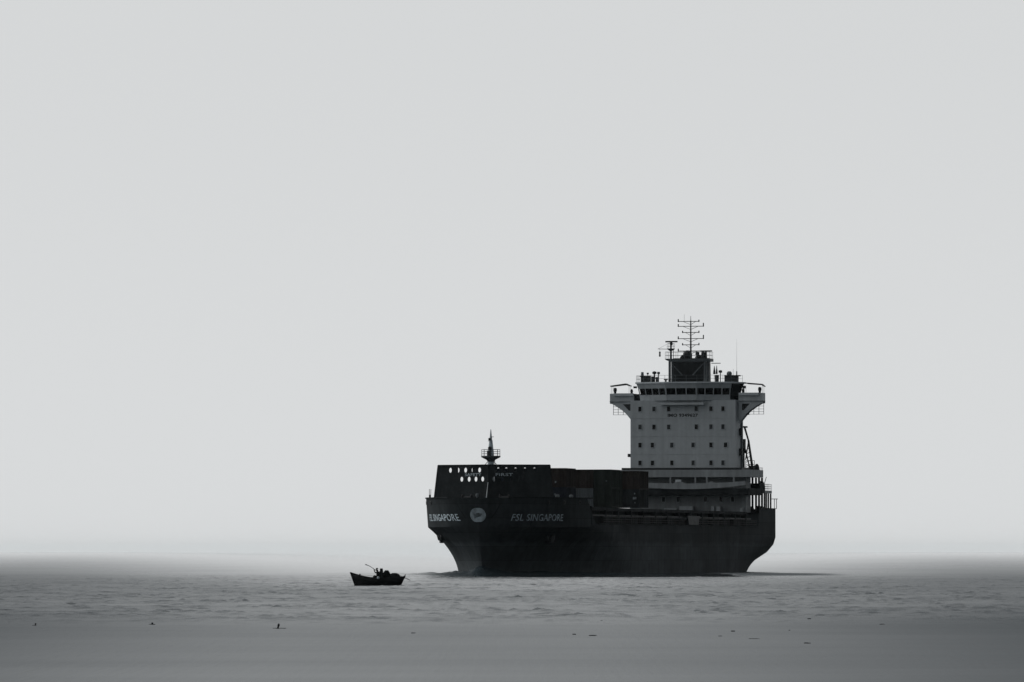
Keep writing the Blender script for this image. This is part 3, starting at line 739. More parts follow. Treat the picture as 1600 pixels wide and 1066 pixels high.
# monkey island: rails, lockers, aerials
mi = empty('monkey_island', (0, 0, 0)); mi.parent = ship
mb = MB(); mb.rail([(-4.2, -7.9, 29.08), (-0.4, -7.6, 29.08), (1.6, -2.7, 29.08), (1.6, 2.3, 29.08), (0.0, 7.4, 29.08), (-2.9, 8.5, 29.08)], 1.0, 1.5, (1.0, 0.5)); mb.build('railing', M['rail'], mi)
def clutter(lst):
    for name, m, prof, (x, y, z) in lst: MB().lathe((x, y, z), prof, 9).build(name, M[m], mi)
mb = MB()
for y in np.arange(-7.15, -5.8, 0.26): mb.box(-2.0, -1.4, y, y + 0.2, 29.08, 30.1)
mb.box(-2.05, -1.35, -7.3, -5.7, 29.95, 30.1); mb.build('signal_locker', M['darksteel'], mi)
mb = MB(); mb.box(-2.0, -1.4, -5.5, -5.15, 29.08, 30.0); mb.box(-2.0, -1.4, -4.8, -4.5, 29.08, 29.9); mb.tube((-1.7, -5.4, 29.9), (-1.7, -4.5, 29.6), 0.1); mb.build('signal_locker', M['darksteel'], mi)
MB().box(-2.0, -1.3, 6.0, 8.1, 29.08, 29.95).build('signal_locker', M['darksteel'], mi)
MB().box(-2.1, -1.2, 6.0, 8.4, 29.95, 30.12).build('locker_lid', M['darksteel'], mi)
clutter([('magnetic_compass', 'darksteel', [(0.12, 0), (0.12, 1.25), (0.34, 1.35), (0.34, 1.6), (0.1, 1.72)], (-1.7, -5.05, 29.08)),
         ('loudhailer', 'mast', [(0.08, 0), (0.08, 1.2), (0.22, 1.3), (0.22, 1.62)], (-1.7, -4.4, 29.08)),
         ('loudhailer', 'darksteel', [(0.05, 0), (0.05, 1.2), (0.18, 1.3), (0.16, 1.5)], (-1.7, -6.1, 29.08)),
         ('loudhailer', 'rail', [(0.1, 0), (0.1, 1.0), (0.24, 1.1), (0.2, 1.6)], (-1.7, -6.95, 29.08)),
         ('ventilator', 'darksteel', [(0.12, 0), (0.12, 0.3), (0.34, 0.35), (0.3, 0.52)], (-1.7, -3.25, 29.08)),
         ('ventilator', 'darksteel', [(0.16, 0), (0.22, 0.3), (0.22, 0.5), (0.08, 0.62)], (-1.7, -2.65, 29.08)),
         ('satellite_dome', 'rail', [(0.3, 0), (0.3, 1.0), (0.42, 1.15), (0.4, 1.45), (0.22, 1.65)], (-2.4, 6.55, 29.08)),
         ('signal_lamp', 'darksteel', [(0.07, 0), (0.07, 1.4), (0.28, 1.45), (0.28, 1.75), (0.1, 1.82)], (-1.7, 5.3, 29.08)),
         ('furled_flag', 'darksteel', [(0.04, 1.2), (0.2, 1.25), (0.16, 1.7), (0.03, 2.5)], (-1.7, 4.35, 29.08)),
         ('furled_flag', 'darksteel', [(0.04, 1.2), (0.15, 1.25), (0.12, 1.8), (0.03, 2.55)], (-1.7, 4.72, 29.08)),
         ('signal_stand', 'darksteel', [(0.3, 0), (0.34, 0.9), (0.4, 0.95), (0.2, 1.1)], (-1.9, 4.7, 29.08)),
         ('whip_aerial', 'rail', [(0.09, 0), (0.09, 1.6), (0.02, 1.7), (0.008, 6.6)], (-2.2, 7.75, 29.08)),
         ('whip_aerial', 'rail', [(0.05, 0), (0.05, 1.0), (0.02, 1.2), (0.02, 2.0)], (-2.2, 7.2, 29.08))])

# funnel and radar mast
fn = empty('funnel', (0, 0, 0)); fn.parent = ship
loft([(26.0, [(-10, -3.5), (-7.2, -3.5), (-7.2, 2.3), (-10, 2.1)]), (32.95, [(-10, -3.35), (-7.4, -3.35), (-7.4, 2.25), (-10, 2.0)])]).build('funnel_casing', M['funnel'], fn)
for y in (-2.0, 0.6): MB().lathe((-8.8, y, 32.95), [(0.32, 0), (0.32, 0.5), (0.26, 0.55)], 10).build('exhaust_pipe', M['funnel'], fn)
rm = empty('radar_mast', (0, 0, 0)); rm.parent = ship
MB().prism([(-3.7, 32.75), (3.4, 32.75), (3.4, 32.3), (-2.9, 32.3), (-3.55, 32.55)], 'x', -5.6, -3.0).build('mast_platform', M['mast'], rm)
for y in (-3.0, 2.55):
    for x in (-5.3, -3.3): MB().tube((x, y, 29.08), (x, y, 32.35), 0.2, n=10).build('leg', M['mast'], rm, smooth=True)
for sg, y in ((1, -2.7), (-1, 2.3)): MB().tube((-3.3, y, 32.0), (-3.3, y + sg * 1.7, 30.2), 0.1).build('diagonal_brace', M['mast'], rm)
mb = MB(); mb.rail([(-3.1, 3.3, 32.75), (-3.1, -3.65, 32.75), (-5.5, -3.65, 32.75)], 1.05, 1.0, (1.0, 0.5)); mb.rail([(-5.5, -3.65, 32.75), (-5.5, 3.3, 32.75), (-3.1, 3.3, 32.75)], 1.05, 1.2, (1.0, 0.5)); mb.build('railing', M['rail'], rm)
pole = MB().tube((-4, 0.17, 32.7), (-4, 0.17, 38.6), 0.15, 0.09, 8).tube((-4, 0.17, 38.6), (-4, 0.17, 39.35), 0.05, 0.03).build('mast_pole', M['darksteel'], rm)
for z, a, b_, ha, hb in ((38.5, -1.8, 1.45, 0.4, 0.3), (37.75, -1.8, 2.15, 0.4, 0.55), (36.8, -1.12, 1.45, 0.3, 0.3), (35.85, -1.8, 2.15, 0.4, 0.6), (34.9, -1.12, 1.45, 0.3, 0.32), (33.95, -1.8, 1.9, 0.4, 0.1)):
    mb = MB(); mb.tube((-4, a, z), (-4, b_, z), 0.055, n=6)
    mb.tube((-4, 0.17, z - 0.5), (-4, a * 0.62, z), 0.04, n=4); mb.tube((-4, 0.17, z - 0.5), (-4, 0.17 + b_ * 0.55, z), 0.04, n=4)
    for y, h in ((a, ha), (b_, hb)): mb.lathe((-4, y, z - 0.08), [(0.09, 0), (0.09, h), (0.05, h + 0.05)], 7)
    mb.build('yard', M['darksteel'], rm)
MB().tube((-4, -0.85, 38.5), (-4, -0.85, 39.6), 0.02, n=4).build('aerial', M['rail'], rm)
# scanner tower on the left, with platform, bar and signal gaff
MB().tube((-4.2, -3.0, 32.7), (-4.2, -3.0, 35.2), 0.17, 0.13, 8).build('scanner_post', M['mast'], rm)
mb = MB(); mb.lathe((-4.2, -3.0, 33.95), [(0.15, 0), (0.6, 0.28), (0.62, 0.4)], 10); mb.build('scanner_platform', M['mast'], rm)
mb = MB(); mb.rail([(-3.8, -3.5, 34.3), (-3.8, -2.5, 34.3), (-4.6, -2.5, 34.3), (-4.6, -3.5, 34.3)], 0.8, 1.0, (1.0, 0.5), 0.025); mb.build('scanner_railing', M['rail'], rm)
mb = MB(); mb.box(-4.35, -4.05, -3.85, -1.98, 35.3, 35.52); mb.lathe((-4.2, -2.95, 34.85), [(0.2, 0), (0.25, 0.3), (0.15, 0.46)], 8); mb.build('radar_scanner', M['darksteel'], rm)
MB().tube((-4.2, -2.6, 32.75), (-4.2, -2.6, 34.2), 0.05, n=5).build('ladder', M['mast'], rm)
mb = MB(); mb.tube((-4.2, -3.0, 34.25), (-4.2, -5.05, 34.3), 0.045, n=5); mb.tube((-4.2, -3.1, 35.3), (-4.2, -5.0, 34.32), 0.018, n=4); mb.build('signal_gaff', M['mast'], rm)
MB().lathe((-4.2, -4.75, 33.1), [(0.05, 0), (0.14, 0.05), (0.14, 0.35), (0.08, 0.42), (0.14, 0.5), (0.14, 0.75), (0.04, 0.8)], 8).build('hoisted_shape', M['darksteel'], rm)
MB().tube((-4.2, -4.75, 33.88), (-4.2, -4.75, 34.28), 0.02, n=4).build('halyard', M['rail'], rm)
# second scanner and gear on the platform
mb = MB(); mb.box(-4.15, -3.85, 1.7, 3.5, 33.86, 34.02); mb.tube((-4, 2.55, 32.7), (-4, 2.55, 33.9), 0.2, 0.14, 8); mb.build('radar_scanner', M['darksteel'], rm)
MB().lathe((-4, 2.1, 32.75), [(0.3, 0), (0.3, 0.9), (0.2, 1.1)], 8).build('scanner_motor', M['darksteel'], rm)
MB().lathe((-4.1, -0.35, 32.75), [(0.72, 0), (0.72, 0.75), (0.5, 1.15), (0.25, 1.3)], 10).build('mast_foot', M['darksteel'], rm)
MB().lathe((-3.6, 1.3, 32.75), [(0.36, 0), (0.36, 0.3), (0.2, 0.4), (0.32, 0.62), (0.3, 0.95), (0.1, 1.1)], 9).build('satellite_aerial', M['darksteel'], rm)
MB().lathe((-3.6, -1.15, 32.75), [(0.3, 0), (0.3, 0.2), (0.1, 0.5)], 8).build('air_horn', M['darksteel'], rm)
MB().tube((-4.5, 3.3, 32.05), (-4.5, 4.75, 32.05), 0.06, n=5).build('side_arm', M['mast'], rm)

# ---- after decks on the port quarter, crane and boat gear
aft = empty('after_deck', (0, 0, 0)); aft.parent = ship
MB().box(-12.5, -5.2, -7.5, 6.2, 9.02, 26.0).build('engine_casing', M['houselow'], aft)
MB().box(-9.0, -7.02, 6.25, 10.45, 14.5, 15.0).build('boat_platform', M['houselow'], aft)
MB().box(-9.0, -6.82, 6.25, 10.45, 12.0, 13.6).build('lower_platform', M['hullup'], aft)
MB().box(-14.5, -9.1, 6.3, 10.75, 12.1, 12.5).build('mooring_platform', M['houselow'], aft)
MB().box(-13.6, -9.2, -9.5, 6.2, 9.02, 12.08).build('mooring_house', M['hullup'], aft)
for x, y in ((-7.0, 8.35), (-7.1, 9.2), (-7.2, 10.2), (-9.0, 10.3), (-8.8, 9.4)): MB().box(x - 0.14, x + 0.14, y - 0.14, y + 0.14, 9.02, 14.48).build('deck_pillar', M['darksteel'], aft)
for x, y in ((-10.2, 10.45), (-11.6, 10.45), (-13.2, 10.45), (-14.3, 10.6), (-14.3, 9.9)): MB().box(x - 0.11, x + 0.11, y - 0.11, y + 0.11, 9.02, 12.08).build('deck_pillar', M['darksteel'], aft)
mb = MB(); mb.rail([(-9.2, 10.7, 12.5), (-14.4, 10.7, 12.5), (-14.4, 6.5, 12.5)], 1.0, 1.1, (1.0, 0.66, 0.33), 0.03); mb.build('railing', M['rail'], aft)
mb = MB(); mb.rail([(-7.05, 7.6, 15.0), (-7.05, 10.4, 15.0), (-9.0, 10.4, 15.0)], 1.0, 0.9, (1.0, 0.5), 0.035); mb.build('railing', M['mast'], aft)
MB().lathe((-10.0, 10.0, 12.5), [(0.62, 0), (0.62, 0.7), (0.4, 1.3), (0.2, 1.5)], 9).build('winch', M['darksteel'], aft)
MB().tube((-10.6, 10.3, 13.4), (-11.4, 10.5, 14.6), 0.05).build('davit_arm', M['darksteel'], aft)
MB().lathe((-8.0, 9.7, 15.0), [(0.4, 0), (0.45, 0.6), (0.35, 1.3), (0.15, 1.6)], 9).build('fire_monitor', M['darksteel'], aft)
for x, y, r, h in ((-8.2, 7.6, 0.5, 1.1), (-8.0, 8.8, 0.45, 0.8), (-10.5, 9.5, 0.5, 0.9), (-12.4, 9.6, 0.55, 0.8)):
    MB().lathe((x, y, 9.02), [(r, 0), (r, h), (r * 0.4, h * 1.3)], 9).build('mooring_winch', M['darksteel'], aft)
mb = MB(); mb.tube((-15.2, 11.0, 9.7), (-15.2, 11.0, 11.3), 0.05); mb.box(-15.5, -14.9, 10.6, 11.5, 11.2, 11.3); mb.tube((-15.4, 11.3, 9.7), (-15.4, 11.3, 11.2), 0.05); mb.build('stern_light_stand', M['darksteel'], aft)
# provision crane folded against the house
cr = empty('provision_crane', (0, 0, 0)); cr.parent = ship
MB().tube((-6.0, 7.9, 15.62), (-6.0, 7.9, 20.4), 0.34, 0.28, 10).build('crane_post', M['darksteel'], cr)
mb = MB(); mb.box(-6.4, -5.6, 7.5, 8.3, 18.2, 20.4); mb.build('crane_cab', M['darksteel'], cr)
mb = MB()
mb.tube((-6.2, 7.2, 22.3), (-6.2, 8.6, 22.25), 0.14, n=6); mb.tube((-6.2, 8.15, 22.2), (-6.2, 8.75, 20.2), 0.16, 0.13); mb.tube((-6.2, 8.75, 20.2), (-6.2, 9.35, 16.1), 0.16, 0.2)
mb.tube((-6.2, 8.75, 20.0), (-6.2, 8.3, 17.2), 0.09); mb.tube((-6.2, 8.25, 18.9), (-6.2, 9.0, 15.7), 0.1); mb.build('crane_boom', M['darksteel'], cr)
for k in range(5):
    z = 16.2 + k * 0.62; MB().tube((-6.2, 8.35, z), (-6.2, 9.3 - k * 0.1, z + 0.35), 0.06, n=4).build('boom_lattice', M['darksteel'], cr)
mb = MB(); mb.rail([(-6.3, 8.3, 15.9), (-6.6, 9.6, 15.9)], 1.2, 0.5, (1.0, 0.5), 0.05); mb.build('crane_railing', M['darksteel'], cr)
MB().box(-6.6, -5.8, 8.9, 9.6, 15.62, 16.3).build('crane_winch', M['darksteel'], cr)

# ---- containers: each one a thing of its own, standing on the hatch covers
def container_mesh(L=6.06, W=2.438, H=2.591):
    parts = {}
    mb = MB(); p = 0.11
    for x in (0, L - 0.16):
        for y in (0, W - p): mb.box(x, x + 0.16, y, y + p, 0, H)
    for y in (0, W - p): mb.box(0.16, L - 0.16, y, y + p, 0, 0.14); mb.box(0.16, L - 0.16, y, y + p, H - 0.1, H)
    for x in (0, L - 0.12): mb.box(x + .01, x + 0.11, p, W - p, 0, 0.14); mb.box(x + .01, x + 0.11, p, W - p, H - 0.12, H)
    parts['frame'] = mb
    mb = MB()
    # corrugated long sides
    nco = 20
    for y, s in ((0.075, -1), (W - 0.075, 1)):
        xs_ = []; 
        for i in range(nco):
            a = 0.16 + (L - 0.32) * i / nco; st = (L - 0.32) / nco
            xs_ += [(a, 0), (a + st * .35, 0), (a + st * .5, 1), (a + st * .85, 1)]
        xs_.append((L - 0.16, 0))
        v = [(x, y - s * 0.04 * d, z) for z in (0.14, H - 0.1) for x, d in xs_]; n_ = len(xs_)
        mb.add(v, [(i, i + 1, n_ + i + 1, n_ + i) for i in range(n_ - 1)])
    mb.add([(0.05, .05, H - 0.03), (L - .05, .05, H - 0.03), (L - .05, W - .05, H - 0.03), (0.05, W - .05, H - 0.03)], [(0, 1, 2, 3)])
    mb.add([(0.06, p, 0.1), (0.06, W - p, 0.1), (0.06, W - p, H - .1), (0.06, p, H - .1)], [(0, 1, 2, 3)])
    mb.box(L - 0.11, L - 0.07, p, W / 2 - 0.01, 0.14, H - 0.12); mb.box(L - 0.11, L - 0.07, W / 2 + 0.01, W - p, 0.14, H - 0.12)
    parts['panel'] = mb
    mb = MB()
    for y in (0.35, 0.85, W - 0.85, W - 0.35):
        mb.tube((L - 0.04, y, 0.1), (L - 0.04, y, H - 0.1), 0.03, n=5); mb.box(L - 0.065, L - 0.02, y - 0.02, y + 0.22, 1.1, 1.16)
    parts['locking_bar'] = mb
    return parts
protos = {k: b.build('container_' + k, M['rail']) for k, b in container_mesh().items()}
ORD = ['outermost', 'second', 'third', 'fourth', 'fifth']
def container(x, y, z, m, label, marks=()):
    e = empty('shipping_container', (0, 0, 0))
    e.matrix_world = Matrix.Translation(ship.location) @ Matrix.Rotation(ship.rotation_euler.z, 4, 'Z') @ Matrix.Translation((x, y - 1.219, z))
    tag(e, label, 'container', 'shipping containers on the ship')
    for k, pr in protos.items():
        o = pr.copy(); o.data = pr.data if False else pr.data.copy(); C.objects.link(o); o.parent = e
        o.name = {'frame': 'corner_frame', 'panel': 'wall_panel', 'locking_bar': 'locking_bar'}[k]
        o.data.materials.clear(); o.data.materials.append(M['rail'] if k == 'locking_bar' and m is CONT_LIGHT else m)
    for (dy, dz, w, h) in marks:
        MB().box(6.035, 6.06, dy - w / 2, dy + w / 2, dz - h / 2, dz + h / 2).build('number_plate', M['plate'], e)
    return e
MARKS = {('aftermost', 0, 0): [(1.75, 1.35, 0.5, 0.35), (1.75, 2.0, 0.16, 0.2), (1.8, 0.7, 0.14, 0.2)], ('aftermost', 1, 1): [(1.9, 2.25, 0.7, 0.14)], ('middle', 1, 0): [(0.6, 0.9, 0.2, 0.2)],
         ('middle', 0, 1): [(1.8, 1.0, 0.2, 0.16)], ('foremost', 0, 1): [(1.0, 0.7, 0.2, 0.25)], ('foremost', 1, 1): [(1.9, 0.7, 0.22, 0.28)], ('foremost', 0, 0): [(0.9, 1.6, 0.22, 0.28)]}
bays = [('foremost', 105.8, [6.22, 3.69, 1.16, -1.37]), ('middle', 89.6, [8.85, 6.32, 3.79]), ('aftermost', 71.8, [8.95, 6.42, 3.89])]
for bi, (bn, x0, ys_) in enumerate(bays):
    for ci, y in enumerate(ys_):
        for tier in (0, 1):
            m = CONT_LIGHT if (bi == 1 and ci == 1 and tier == 0) else random.choice(CONT)
            side = 'outermost' if ci == 0 else '%s from the outer edge' % ORD[ci]
            container(x0 + random.uniform(-.03, .03), y, 9.3 + tier * 2.594, m,
                      '%sdark steel shipping container, %s, %s tier of the %s stack' % ('paler ' if m is CONT_LIGHT else '', side, ('lower', 'upper')[tier], bn), MARKS.get((bn, ci, tier), ()))
for o in protos.values(): bpy.data.objects.remove(o)
# plates on the aftermost outer containers
# ------------------------------------------------------------------ small fishing boat
bt = empty('fishing_boat', (-12.25, 600, 0)); tag(bt, 'small black wooden fishing boat with upswept bow, left of the ship', 'boat')
def boat_hull():
    # stations: t along the boat, outline at keel / chine / sheer
    mb = MB(); ns = 22; rows = []
    for i in range(ns + 1):
        t = i / ns
        xk = -2.12 + (2.02 + 2.12) * t; xs_ = -2.50 + (2.46 + 2.50) * t
        zs = 0.74 + 0.46 * max(0, (0.42 - t) / 0.42) ** 1.6 + 0.16 * max(0, (t - 0.84) / 0.16) ** 1.5
        b_ = 0.70 * (1 - abs(2 * t - 1.05) ** 2.6 * 0.95) if t < 0.5 else 0.70 * (1 - 0.45 * ((t - 0.5) / 0.5) ** 2.2)
        b_ = max(b_, 0.03)
        row = []
        for k, (f_, z) in enumerate(((0.0, -0.25), (0.45, -0.2), (0.72, 0.0), (0.88, zs * 0.5), (1.0, zs))):
            q = max(0, z) / zs; row.append((xk + (xs_ - xk) * q, b_ * f_, z))
        rows.append(row)
    for sg in (1, -1):
        v = [(p[0], sg * p[1], p[2]) for r in rows for p in r]; f = []
        for i in range(ns):
            for k in range(4): a = i * 5 + k; f.append((a, a + 1, a + 6, a + 5))
        mb.add(v, f)
    r = rows[-1]; v = [(p[0], p[1], p[2]) for p in r] + [(p[0], -p[1], p[2]) for p in r]
    mb.add(v, [(k, k + 1, k + 6, k + 5) for k in range(4)])
    o = mb.build('boat_shell', M['boat'], bt, smooth=True)
    so = o.modifiers.new('thickness', 'SOLIDIFY'); so.thickness = 0.045; so.offset = 0
    g_ = MB()
    for sg in (1, -1):
        for a, b_ in zip(rows[:-1], rows[1:]): g_.tube((a[4][0], sg * a[4][1], a[4][2]), (b_[4][0], sg * b_[4][1], b_[4][2]), 0.04, n=6)
    g_.build('gunwale', M['boat'], bt)
    return rows
brow = boat_hull()
MB().prism([(-2.06, -0.15), (-2.16, -0.15), (-2.66, 1.26), (-2.50, 1.24), (-2.30, 1.02)], 'y', -0.05, 0.05).build('stem_post', M['boat'], bt)
MB().box(-1.2, 1.7, -0.36, 0.36, 0.24, 0.29).build('floorboard', M['wood'], bt)
for x, hw in ((-1.2, 0.40), (0.05, 0.58), (1.2, 0.54)): MB().box(x - 0.13, x + 0.13, -hw, hw, 0.58, 0.63).build('thwart', M['wood'], bt)
MB().lathe((-1.72, 0, 0.5), [(0.05, 0), (0.05, 0.48), (0.08, 0.52), (0.06, 0.6)], 7).build('mooring_post', M['wood'], bt)
mb = MB(); pts = [(-1.72, 0.0, 1.02), (-1.2, 0.1, 0.98), (-0.6, 0.2, 0.93), (-0.3, 0.3, 0.8)]
for a, b_ in zip(pts[:-1], pts[1:]): mb.tube(a, b_, 0.012, n=4)
mb.build('bow_rope', M['net'], bt)
mb = MB(); mb.lathe((0.25, 0.08, 0.6), [(0.12, 0), (0.12, 0.55), (0.15, 0.62), (0.14, 0.98), (0.07, 1.0)], 9); mb.build('net_post', M['wood'], bt)
mb = MB(); mb.tube((2.3, 0.0, 0.78), (2.92, 0.05, 0.50), 0.03, 0.022); mb.tube((2.3, 0, 0.78), (1.9, 0, 0.95), 0.03); mb.build('rudder_shaft', M['wood'], bt)
MB().add([(2.42, -0.3, 0.86), (2.42, 0.3, 0.86), (2.5, 0.28, 1.05), (2.5, -0.28, 1.05), (2.36, -0.3, 0.86), (2.36, 0.3, 0.86), (2.4, 0.28, 1.02), (2.4, -0.28, 1.02)],
         [(0, 1, 2, 3), (5, 4, 7, 6), (0, 4, 5, 1), (3, 2, 6, 7), (0, 3, 7, 4), (1, 5, 6, 2)]).build('transom_board', M['boat'], bt)

def pile(name, c, rx, ry, rz, seed, m, label, cat, nu=26, nv=12):
    rs = np.random.RandomState(seed); v = []; f = []
    for j in range(nv + 1):
        ph = j / nv * math.pi / 2
        for i in range(nu):
            a = 2 * math.pi * i / nu; k = 1 + 0.10 * (rs.rand() - 0.5) + 0.05 * math.sin(5 * a + seed)
            pw = 0.62
            v.append((c[0] + rx * math.cos(a) * math.cos(ph) ** pw * k, c[1] + ry * math.sin(a) * math.cos(ph) ** pw * k, c[2] + rz * math.sin(ph) * (1 + 0.10 * (rs.rand() - .5))))
    for j in range(nv):
        for i in range(nu): f.append((j * nu + i, j * nu + (i + 1) % nu, (j + 1) * nu + (i + 1) % nu, (j + 1) * nu + i))
    f.append(tuple(range(nu))[::-1])
    o = MB().add(v, f).build(name, m, smooth=True)
    o.location = bt.location; tag(o, label, cat); return o
pile('tarpaulin_bundle', (0.74, 0.0, 0.29), 0.42, 0.42, 1.10, 4, M['cloth'], 'rounded dark tarpaulin bundle amidships in the small boat', 'bundle')
for (xa, xb, za, zb), which in (((0.13, 0.47, 0.29, 0.65), 'lowest'), ((0.15, 0.46, 0.65, 1.01), 'middle'), ((0.08, 0.42, 1.01, 1.34), 'topmost')):
    cb = MB().box(xa + 0.01, xb - 0.01, -0.41, -0.11, za + 0.005, zb - 0.06)
    cb.box(xa - 0.02, xb + 0.02, -0.44, -0.40, zb - 0.06, zb); cb.box(xa - 0.02, xb + 0.02, -0.12, -0.08, zb - 0.06, zb)
    cb.box(xa - 0.02, xa + 0.02, -0.40, -0.12, zb - 0.06, zb); cb.box(xb - 0.02, xb + 0.02, -0.40, -0.12, zb - 0.06, zb)
    cb = cb.build('fish_crate', M['wood']); cb.location = bt.location
    tag(cb, 'dark fish crate beside the person in the small boat, %s of its pile' % which, 'crate', 'fish crates in the boat')
pile('fishing_net', (1.46, 0.0, 0.29), 0.66, 0.44, 0.86, 5, M['net'], 'low dark heap of fishing net in the stern of the small boat', 'net', 34)
fl = MB().lathe((-0.02, -0.76, 0.62), [(0.05, 0), (0.11, 0.04), (0.13, 0.12), (0.1, 0.2), (0.04, 0.25)], 10).build('net_float', M['float'], smooth=True)
fl.location = bt.location; tag(fl, 'small pale float hung on the side of the fishing boat', 'float')

# person seated in the boat, bending towards the bow with a pole
def person():
    J = dict(pel=(0.02, 0, 0.74), spn=(-0.01, 0, 0.95), chs=(-0.06, 0, 1.15), nck=(-0.10, 0, 1.30), hd0=(-0.12, 0, 1.37), hd1=(-0.15, 0, 1.47), hd2=(-0.15, 0, 1.55),
             nose=(-0.255, 0, 1.455), chin=(-0.19, 0, 1.385),
             shL=(-0.07, 0.18, 1.24), elL=(-0.31, 0.22, 1.20), wrL=(-0.41, 0.11, 1.42), haL=(-0.42, 0.08, 1.485),
             shR=(-0.07, -0.18, 1.24), elR=(0.02, -0.29, 1.04), wrR=(-0.10, -0.20, 1.24), haR=(-0.12, -0.16, 1.285),
             hipL=(0.0, 0.10, 0.73), knL=(-0.44, 0.14, 0.93), anL=(-0.50, 0.14, 0.40), toL=(-0.68, 0.15, 0.33),
             hipR=(0.0, -0.10, 0.73), knR=(-0.46, -0.15, 0.90), anR=(-0.44, -0.15, 0.40), toR=(-0.62, -0.16, 0.33))
    rad = dict(pel=.15, spn=.14, chs=.155, nck=.06, hd0=.065, hd1=.10, hd2=.075, nose=.018, chin=.05, shL=.075, elL=.046, wrL=.032, haL=.04, shR=.075, elR=.046, wrR=.032, haR=.04,
               hipL=.10, knL=.065, anL=.045, toL=.035, hipR=.10, knR=.065, anR=.045, toR=.035)
    E_ = [('pel', 'spn'), ('spn', 'chs'), ('chs', 'nck'), ('nck', 'hd0'), ('hd0', 'hd1'), ('hd1', 'hd2'), ('hd1', 'nose'), ('hd0', 'chin')]
    for s in 'LR':
        E_ += [('chs', 'sh' + s), ('sh' + s, 'el' + s), ('el' + s, 'wr' + s), ('wr' + s, 'ha' + s), ('pel', 'hip' + s), ('hip' + s, 'kn' + s), ('kn' + s, 'an' + s), ('an' + s, 'to' + s)]
        h = Vector(J['ha' + s])
        for k in range(4):                                    # fingers closing round the pole
            a = 'f%d%s' % (k, s); b_ = a + 't'
            J[a] = tuple(h + Vector((-0.035 + 0.018 * k, 0.02, 0.035 - 0.006 * k))); J[b_] = tuple(h + Vector((-0.045 + 0.018 * k, -0.02, 0.055 - 0.006 * k)))
            rad[a] = .010; rad[b_] = .009; E_ += [('ha' + s, a), (a, b_)]
        a = 'th' + s; J[a] = tuple(h + Vector((0.045, -0.02, 0.02))); rad[a] = .011; E_.append(('ha' + s, a))
    ks = list(J); me = bpy.data.meshes.new('person'); me.from_pydata([J[k] for k in ks], [(ks.index(a), ks.index(b_)) for a, b_ in E_], [])
    o = bpy.data.objects.new('person', me); C.objects.link(o); me.materials.append(M['cloth'])
    md = o.modifiers.new('skin', 'SKIN'); md.use_smooth_shade = True
    for i, k in enumerate(ks):
        sv = me.skin_vertices[0].data[i]; sv.radius = (rad[k] * (2.0 if rad[k] > 0.13 else 1.7 if rad[k] > 0.1 else 1.35 if rad[k] > 0.03 else 1),) * 2; sv.use_root = (k == 'pel')
    o.modifiers.new('sub', 'SUBSURF').levels = 1; o.modifiers['sub'].render_levels = 2
    o.location = bt.location
    tag(o, 'person in dark clothes seated in the small boat holding a long pole', 'person')
    MB().lathe((-0.15, 0, 1.53), [(0.135, 0), (0.13, 0.02), (0.10, 0.05), (0.085, 0.09), (0.03, 0.11)], 12, (-0.12, 0, 1)).build('hat', M['cloth'], o, smooth=True)
    return o
person()
mb = MB(); pts = [(0.10, -0.12, 1.22), (-0.12, -0.15, 1.36), (-0.42, 0.07, 1.60 - 0.2), (-0.75, 0.08, 1.80), (-1.05, 0.08, 1.93), (-1.22, 0.08, 1.97)]
pts = [(0.16, -0.17, 1.26), (-0.13, -0.14, 1.345), (-0.42, 0.06, 1.43), (-0.62, 0.1, 1.68), (-0.95, 0.12, 1.88), (-1.22, 0.14, 1.96)]
pts = [(0.05, -0.17, 1.20), (-0.12, -0.15, 1.32), (-0.42, 0.07, 1.53), (-0.72, 0.20, 1.74), (-0.98, 0.3, 1.88), (-1.22, 0.36, 1.95)]
rr_ = (.026, .026, .026, .026, .03, .05, .04)
for i in range(len(pts) - 1): mb.tube(pts[i], pts[i + 1], rr_[i], rr_[i + 1], 7)
po = mb.build('boat_pole', M['wood']); po.location = bt.location; tag(po, 'long thin pole raised over the bow of the small boat', 'pole')

# ------------------------------------------------------------------ driftwood on the calm water inshore
def px(pxx, pyy):
    d = 10200 * CAM_H / (pyy - 861.0); return ((pxx - 800) / 10200 * d, d)
def drift(pos, L, r, seed, label, knob=None, yaw=0.0):
    r *= 0.65; L *= 0.9; rs = np.random.RandomState(seed); mb = MB(); n_ = 7; rings = []
    for i in range(n_ + 1):
        t = i / n_; rr = r * (0.45 + 0.55 * math.sin(math.pi * (0.12 + 0.8 * t))) * (0.85 + 0.3 * rs.rand())
        c_ = Vector((L * (t - 0.5), 0.05 * L * math.sin(3 * t + seed), 0.15 * r + 0.25 * r * (rs.rand() - 0.5)))
        rings.append([c_ + Vector((0, rr * 1.6 * math.cos(a), rr * math.sin(a))) for a in [2 * math.pi * k / 7 for k in range(7)]])
    v = [p for q in rings for p in q]; f = [tuple(range(7))[::-1], tuple(range(n_ * 7, n_ * 7 + 7))]
    for i in range(n_):
        for k in range(7): f.append((i * 7 + k, i * 7 + (k + 1) % 7, i * 7 + 7 + (k + 1) % 7, i * 7 + 7 + k))
    mb.add(v, f)
    if knob:
        kx, kh, kr = knob; mb.lathe((kx, 0, 0), [(kr * 0.6, -0.02), (kr * 0.8, kh * 0.4), (kr, kh * 0.75), (kr * 0.4, kh)], 7, (0.25, 0, 1))
    o = mb.build('driftwood', M['drift']); o.location = (pos[0], pos[1], 0.01); o.rotation_euler = (0, 0, yaw)
    return tag(o, label, 'driftwood', 'driftwood floating inshore')
drift(px(54, 978), 0.20, 0.03, 1, 'tiny dark driftwood with a raised stub, farthest left near the edge', (0.04, 0.12, 0.035))
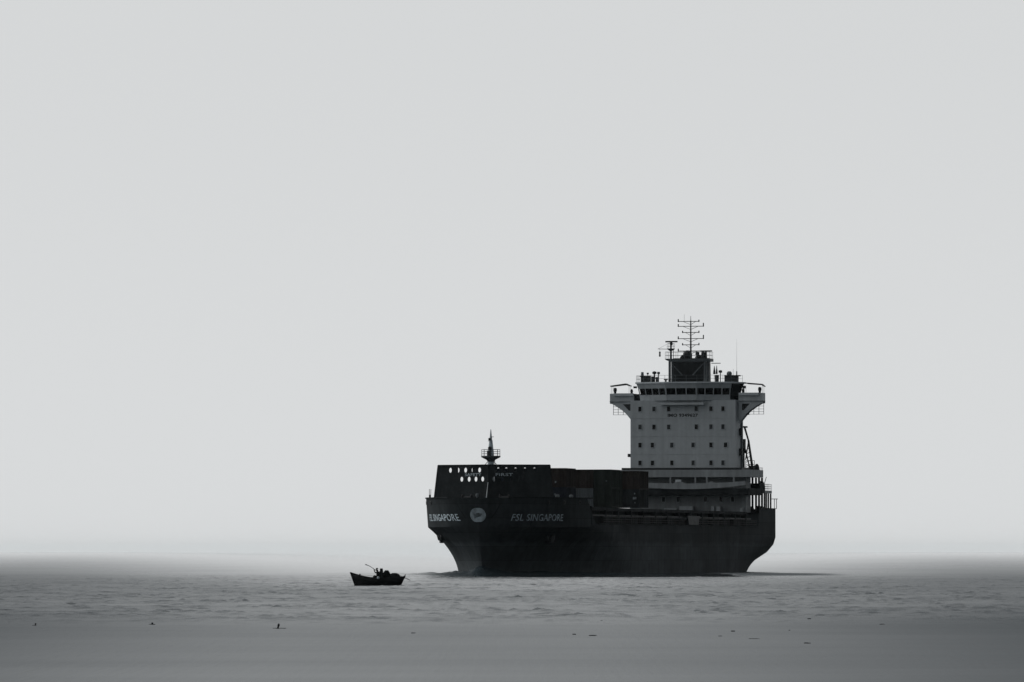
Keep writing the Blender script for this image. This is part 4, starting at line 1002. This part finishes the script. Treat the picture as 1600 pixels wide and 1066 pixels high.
drift(px(238, 976), 0.32, 0.035, 2, 'small dark knob of driftwood, second from the left edge', (0.0, 0.09, 0.05))
drift(px(437, 982), 0.62, 0.022, 3, 'long thin driftwood with an upright stub, left of and below the small boat', (-0.07, 0.20, 0.05))
drift(px(646, 989.5), 0.20, 0.025, 4, 'faint small driftwood stick below and right of the small boat')
drift(px(897, 991.5), 0.16, 0.035, 5, 'short dark driftwood chip, left one of the pair below the bow')
drift(px(926, 993.5), 0.32, 0.035, 6, 'flat driftwood stick, right one of the pair below the bow', None, 0.2)
drift(px(940, 970.5), 0.11, 0.05, 7, 'tiny dark driftwood lump above the pair below the bow')
drift(px(1125, 994.5), 0.16, 0.03, 8, 'small driftwood chip below the deckhouse, left of a long thin stick')
drift(px(1145, 986.5), 0.18, 0.035, 9, 'small driftwood chip below the deckhouse, highest of its three neighbours')
drift(px(1178, 998.5), 0.44, 0.022, 10, 'long thin driftwood stick lying below the stern')
drift(px(1233, 985.5), 0.07, 0.04, 11, 'tiny round driftwood speck below the stern')
drift(px(1264, 967.5), 0.19, 0.05, 12, 'dark driftwood lump nearest the ripples, right of the stern')
drift(px(1261, 1005.5), 0.26, 0.035, 13, 'driftwood stick nearest the camera, lower right')
drift(px(1378, 976.5), 0.26, 0.06, 14, 'thick dark driftwood log farthest right')

# ------------------------------------------------------------------ haze over the water
me = bpy.data.meshes.new('haze'); b_ = MB().box(-45000, 45000, -6000, 45000, -1.5, 41.0)
me.from_pydata(b_.v, [], b_.f); me.update()
hm = bpy.data.materials.new('haze_air'); hm.use_nodes = True; t = hm.node_tree
for n_ in list(t.nodes): t.nodes.remove(n_)
ho = t.nodes.new('ShaderNodeOutputMaterial'); hv = t.nodes.new('ShaderNodeVolumePrincipled')
hv.inputs['Color'].default_value = (0.88, 0.98, 1.0, 1); hv.inputs['Density'].default_value = 0.85e-5; hv.inputs['Anisotropy'].default_value = 0.82
t.links.new(hv.outputs[0], ho.inputs['Volume']); me.materials.append(hm)
ho_ = bpy.data.objects.new('haze', me); C.objects.link(ho_); tag(ho_, 'thin pale haze over the water', kind='stuff')
